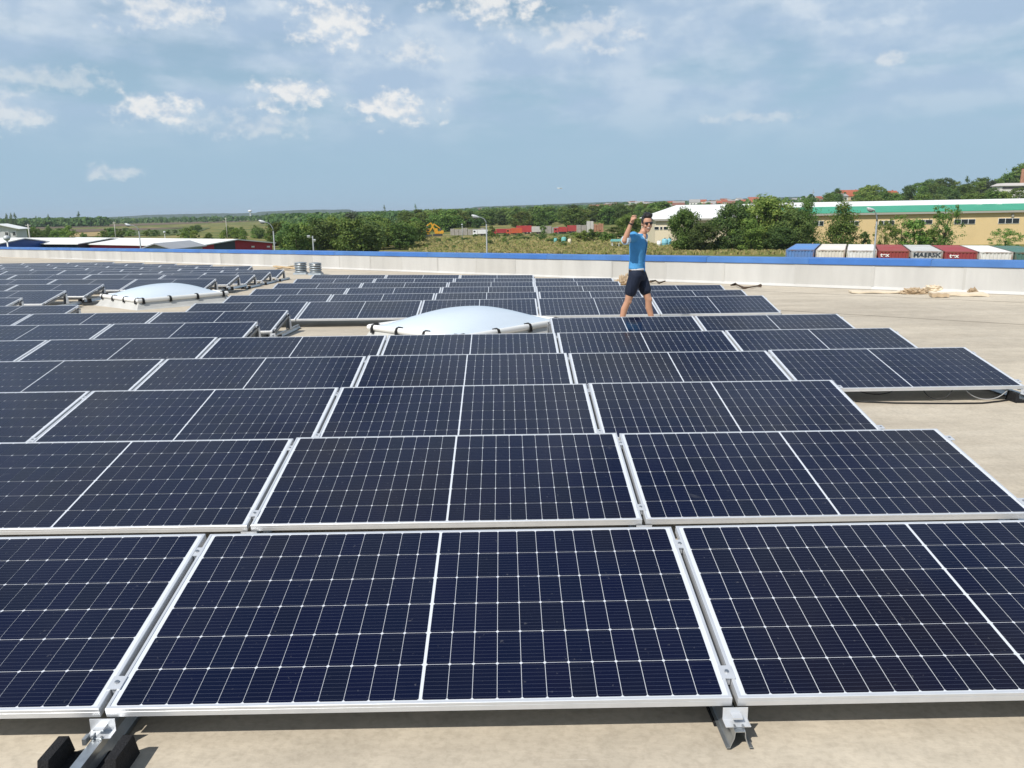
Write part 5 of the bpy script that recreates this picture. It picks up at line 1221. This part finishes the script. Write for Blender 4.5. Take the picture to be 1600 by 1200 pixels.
SH_R = V3(.0, 0, 1.465) + rdir * .175; SH_L = V3(.0, 0, 1.455) - rdir * .175
EL = SH_R + rdir * .25 + V3(-.02, .02, -.05); WR = EL + V3(.085, -.03, .245); FIST = WR + V3(.03, -.012, .075)
HIP_R = V3(-.045, -.085, .90); HIP_L = V3(.045, .075, .90); KN_R = V3(-.155, -.06, .485); AN_R = V3(-.275, -.02, .085); KN_L = V3(.185, .03, .50); AN_L = V3(.275, .07, .085)
body = MB()
# head and face
body.ellipsoid(HC + fu_ * .025, (.076, .094, .108), 20, 14, FM); body.ellipsoid(HC + face * .018 - fu_ * .055, (.058, .070, .078), 18, 12, FM)
body.ellipsoid(HC + face * .058 - fu_ * .108, (.026, .024, .022), 12, 8, FM)                       # chin
body.ellipsoid(HC + face * .094 - fu_ * .018, (.013, .02, .028), 10, 8, FM)                        # nose
for sx in (-1, 1):
    body.ellipsoid(HC + fr_ * sx * .078 - fu_ * .01 - face * .008, (.012, .022, .032), 10, 8, FM); body.ellipsoid(HC + fr_ * sx * .040 + face * .062 - fu_ * .035, (.026, .022, .022), 10, 8, FM)
limb(body, [V3(.03, 0, 1.44), V3(.075, -.01, 1.53), HC - fu_ * .06 - face * .03], [.066, .056, .054])
# trunk (under the clothes)
body.ellipsoid((.0, 0, 1.30), (.15, .125, .22), 18, 12, Matrix.Rotation(math.atan2(rdir.y, rdir.x), 3, 'Z')); body.ellipsoid((-.01, 0, 1.02), (.135, .10, .20), 18, 12, Matrix.Rotation(math.atan2(rdir.y, rdir.x), 3, 'Z'))
# arms
limb(body, [SH_R, EL], [.052, .043]); limb(body, [EL, lerp(EL, WR, .35), WR], [.041, .043, .028])
ELL = SH_L + V3(-.05, .06, -.28); WRL = ELL + V3(.05, .0, -.25)
limb(body, [SH_L, ELL], [.05, .041]); limb(body, [ELL, lerp(ELL, WRL, .3), WRL], [.039, .040, .027])
body.ellipsoid(WRL + V3(.01, 0, -.06), (.024, .038, .05), 12, 8)
for i in range(4): limb(body, [WRL + V3(.012, -.03 + .02 * i, -.085), WRL + V3(.022, -.03 + .02 * i, -.125 - .006 * (1.5 - abs(i - 1.5))), WRL + V3(.005, -.03 + .02 * i, -.15)], [.0095, .009, .008], 8)
limb(body, [WRL + V3(.01, -.035, -.03), WRL + V3(.03, -.05, -.07), WRL + V3(.035, -.045, -.095)], [.011, .010, .009], 8)
# right fist: palm, four curled fingers, thumb across them
fx, fy, fz = V3(.80, -.60, 0), V3(.60, .80, 0), V3(.12, 0, .99).normalized()                        # knuckle side faces right and to the camera
def FP(a, b, c): return FIST + fx * a + fy * b + fz * c
body.ellipsoid(FP(-.005, 0, -.005), (.030, .040, .046), 14, 10, Matrix((fx, fy, fz)).transposed())
limb(body, [WR, FP(-.005, 0, -.03)], [.028, .030])
for i in range(4):
    b_ = -.033 + .022 * i; l_ = (.040, .044, .042, .036)[i]
    limb(body, [FP(.0, b_, .038), FP(l_ * .75, b_, .040), FP(l_, b_, .012), FP(l_ * .55, b_, .002)], [.0118, .0115, .0105, .0095], 8)
limb(body, [FP(.0, -.040, -.03), FP(.034, -.046, -.012), FP(.052, -.022, -.004), FP(.054, .0, -.002)], [.0135, .0125, .011, .0095], 8)
# legs
for h, k, a in ((HIP_R, KN_R, AN_R), (HIP_L, KN_L, AN_L)):
    limb(body, [h, lerp(h, k, .5), k], [.088, .075, .054], 16); cal = lerp(k, a, .32) - fdir * .018
    limb(body, [k, cal, lerp(k, a, .7), a], [.052, .055, .042, .034], 16)
    limb(body, [a, a + fdir * .10 - V3(0, 0, .045), a + fdir * .16 - V3(0, 0, .055)], [.036, .032, .024], 10)
    body.ellipsoid(k + fdir * .03, (.036, .036, .045), 12, 8)
man = fuse('person', body, M_SKIN, .008, 3, None, MAN)
man.scale = (1.0, 1.0, 1.025)
tag(man, 'person in a blue shirt and dark shorts striding between panel rows, fist raised', 'person')
# shirt: trunk, sleeve rolled at the elbow, open neck
sh = MB(); tz = Matrix.Rotation(math.atan2(rdir.y, rdir.x), 3, 'Z')
def oval(mb, stations, n=22):
    """stations: centre, half width (across the body), half depth"""
    rings = []
    for c, a, b in stations:
        st = len(mb.v)
        for k in range(n):
            t = 2 * math.pi * k / n; mb.v.append(tuple(Vector(c) + rdir * a * math.cos(t) + fdir * b * math.sin(t)))
        rings.append(st)
    for a, b in zip(rings[:-1], rings[1:]):
        for k in range(n): mb.f.append((a + k, a + (k + 1) % n, b + (k + 1) % n, b + k)); mb.mi.append(0)
    mb.f.append(tuple(rings[0] + k for k in reversed(range(n)))); mb.mi.append(0); mb.f.append(tuple(rings[-1] + k for k in range(n))); mb.mi.append(0)
oval(sh, [((-.012, 0, .975), .168, .125), ((-.014, 0, 1.0), .165, .121), ((-.012, 0, 1.08), .160, .116), ((-.004, 0, 1.2), .166, .122), ((.004, 0, 1.32), .182, .132), ((.006, 0, 1.42), .178, .118), ((.012, 0, 1.475), .13, .085), ((.03, 0, 1.505), .082, .066)])
limb(sh, [V3(.0, 0, 1.44) + rdir * .12, SH_R, lerp(SH_R, EL, .5), lerp(SH_R, EL, .74)], [.088, .078, .068, .064], 16)
limb(sh, [V3(.0, 0, 1.44) - rdir * .12, SH_L, lerp(SH_L, ELL, .6), lerp(SH_L, ELL, .95)], [.086, .076, .064, .058], 16)
# folds
for i, (z, a, sgn) in enumerate(((1.02, .3, 1), (1.10, -.2, -1), (1.20, .1, 1), (1.28, -.3, -1), (1.36, .2, 1), (1.0, -.1, -1))):
    c = V3(-.01, 0, z); sh.tube([c + rdir * .155 - fdir * .05 + V3(0, 0, -.02), c + rdir * .10 + fdir * .085 + V3(0, 0, .015 * sgn), c - rdir * .02 + fdir * .122 + V3(0, 0, .04 * sgn)], [.010, .014, .008], 6)
shirt = fuse('shirt', sh, M_SHIRT, .010, 3, man)
cf = MB(); d_ = (EL - SH_R).normalized(); cf.tube([lerp(SH_R, EL, .66), lerp(SH_R, EL, .80), lerp(SH_R, EL, 1.02)], [.066, .072, .069], 16); cfo = fuse('rolled_cuff', cf, M_CUFF, .009, 2, shirt)
nk = MB()
N0 = V3(.03, 0, 1.50); nk.tube([N0 + rdir * .075 + fdir * .0 + V3(0, 0, .01), N0 + rdir * .05 + fdir * .075 - V3(0, 0, .045), N0 + rdir * .005 + fdir * .118 - V3(0, 0, .115)], [.010, .012, .008], 8); nk.tube([N0 - rdir * .075 + V3(0, 0, .01), N0 - rdir * .045 + fdir * .075 - V3(0, 0, .045), N0 + rdir * .0 + fdir * .118 - V3(0, 0, .115)], [.010, .012, .008], 8); nk.obj('collar_edge', M_CUFF, shirt, True)
ch_ = MB(); ch_.ellipsoid(N0 + fdir * .062 - V3(0, 0, .045), (.040, .040, .055), 12, 8); ch_.obj('open_neck', M_SKIN, shirt, True)
pl = MB(); pl.tube([N0 + fdir * .122 - V3(0, 0, .12), V3(.004, 0, 1.30) + fdir * .136, V3(-.004, 0, 1.15) + fdir * .124, V3(-.014, 0, .94) + fdir * .132], .006, 6); pl.obj('placket', mat('dark_blue_seam', (.02, .12, .33), .9), shirt)  # placket in a darker blue than the shirt
hm = MB(); oval(hm, [(V3(-.014, 0, .958) + fdir * .010 + rdir * .006, .155, .118), (V3(-.014, 0, .985) + fdir * .004, .160, .120)]); hm.obj('undershirt_hem', mat('white_cotton', (.72, .70, .69), .9), shirt, True)
# shorts
so = MB(); oval(so, [((-.008, 0, .80), .17, .128), ((-.008, 0, .86), .168, .132), ((-.012, 0, .945), .160, .122), ((-.012, 0, .975), .157, .120)])
for h, k in ((HIP_R, KN_R), (HIP_L, KN_L)): limb(so, [h - V3(0, 0, .02), lerp(h, k, .4), lerp(h, k, .54), lerp(h, k, .63)], [.108, .102, .097, .096], 16)
for h, k in ((HIP_R, KN_R), (HIP_L, KN_L)):
    so.tube([lerp(h, k, .15) + rdir * .1, lerp(h, k, .5) + rdir * .095 + fdir * .03, lerp(h, k, .68) + rdir * .08 + fdir * .05], [.010, .013, .009], 6)
shorts = fuse('shorts', so, M_SHORT, .010, 2, man)
bt = MB(); oval(bt, [((-.012, 0, .94), .162, .124), ((-.012, 0, .968), .160, .122)]); bt.obj('belt', M_STRAP, shorts, True)
# hair with a raised quiff, sunglasses, smile
ha = MB(); ha.ellipsoid(HC + fu_ * .058 - face * .022, (.083, .092, .088), 18, 12, FM); ha.ellipsoid(HC + fu_ * .115 + face * .035, (.068, .056, .042), 14, 10, FM); ha.ellipsoid(HC + fu_ * .135 - face * .01, (.06, .07, .035), 14, 10, FM)
for i in range(16):
    a = -.06 + .12 * (i % 8) / 7; b_ = .07 - .05 * (i // 8); ha.tube([HC + fr_ * a * .9 + fu_ * .105 + face * (b_ - .02), HC + fr_ * a + fu_ * (.150 + .012 * ((i * 7) % 5) / 5) + face * b_], [.014, .005], 6)
for sx in (-1, 1): ha.ellipsoid(HC + fr_ * sx * .074 + fu_ * .03 + face * .005, (.012, .030, .045), 10, 8, FM)
fuse('hair', ha, M_HAIR, .008, 1, man)
sg = MB()
for sx in (-1, 1):
    sg.ellipsoid(HC + fr_ * sx * .034 + face * .086 + fu_ * .008, (.030, .012, .021), 14, 8, FM); sg.tube([HC + fr_ * sx * .062 + face * .082 + fu_ * .016, HC + fr_ * sx * .084 + face * .03 + fu_ * .014, HC + fr_ * sx * .086 - face * .02 + fu_ * .008], .004, 6)
sg.tube([HC - fr_ * .064 + face * .084 + fu_ * .022, HC + face * .098 + fu_ * .022, HC + fr_ * .064 + face * .084 + fu_ * .022], .006, 6); sg.obj('sunglasses', M_SUNG, man, True)
mo = MB(); mo.ellipsoid(HC + face * .079 - fu_ * .062, (.030, .010, .011), 14, 8, FM); mo.obj('lips', M_LIP, man, True); te = MB(); te.ellipsoid(HC + face * .084 - fu_ * .060, (.024, .008, .0065), 12, 8, FM); te.obj('teeth', M_TEETH, man, True)
ws = MB(); wd = (FIST - WR).normalized(); ws.tube([WR - wd * .012, WR + wd * .012], .033, 14); ws.obj('wrist_strap', M_STRAP, man, True)
for nm, a in (('shoe', AN_R), ('shoe', AN_L)):
    s_ = MB(); s_.ellipsoid(a + fdir * .07 - V3(0, 0, .045), (.135, .046, .042), 16, 10, Matrix((fdir, V3(0, 0, 1).cross(fdir), V3(0, 0, 1))).transposed()); s_.ellipsoid(a - V3(0, 0, .03), (.058, .046, .052), 14, 10); fuse(nm, s_, M_SHOE, .01, 2, man)

# ------------------------------------------------------------------ a distant aeroplane
def aeroplane():
    c = at(875, 294.5, 900); root = empty('aeroplane', c, (0, .02, .08)); tag(root, 'tiny white aeroplane low in the sky above the town', 'aeroplane')
    f = MB(); f.tube([(-2.8, 0, 0), (-2.2, 0, .1), (.5, 0, .2), (2.3, 0, .05), (2.8, 0, 0)], [.1, .45, .5, .4, .1], 10); f.obj('fuselage', M_WFRAME, root, True)
    w = MB(); w.box((.6, 0, .45), (1.1, 9, .14)); w.obj('wing', M_WFRAME, root); t = MB(); t.box((-2.5, 0, .2), (.6, 2.6, .08)); t.box((-2.5, 0, .7), (.6, .08, 1.1)); t.obj('tail', M_WFRAME, root)
aeroplane()

# ------------------------------------------------------------------ summer haze
def haze():
    mb = MB(); mb.box((0, 4200, 28), (26000, 10400, 76)); m = bpy.data.materials.new('haze'); m.use_nodes = True; nt = m.node_tree; nt.nodes.clear()
    v = nt.nodes.new('ShaderNodeVolumePrincipled'); v.inputs['Color'].default_value = (.78, .88, 1.0, 1); v.inputs['Density'].default_value = HAZE; v.inputs['Anisotropy'].default_value = .15
    o = nt.nodes.new('ShaderNodeOutputMaterial'); nt.links.new(v.outputs[0], o.inputs['Volume'])
    tag(mb.obj('haze', m), 'thin bluish summer haze over the plain', 'haze', kind='stuff')
HAZE = .95e-4
haze()
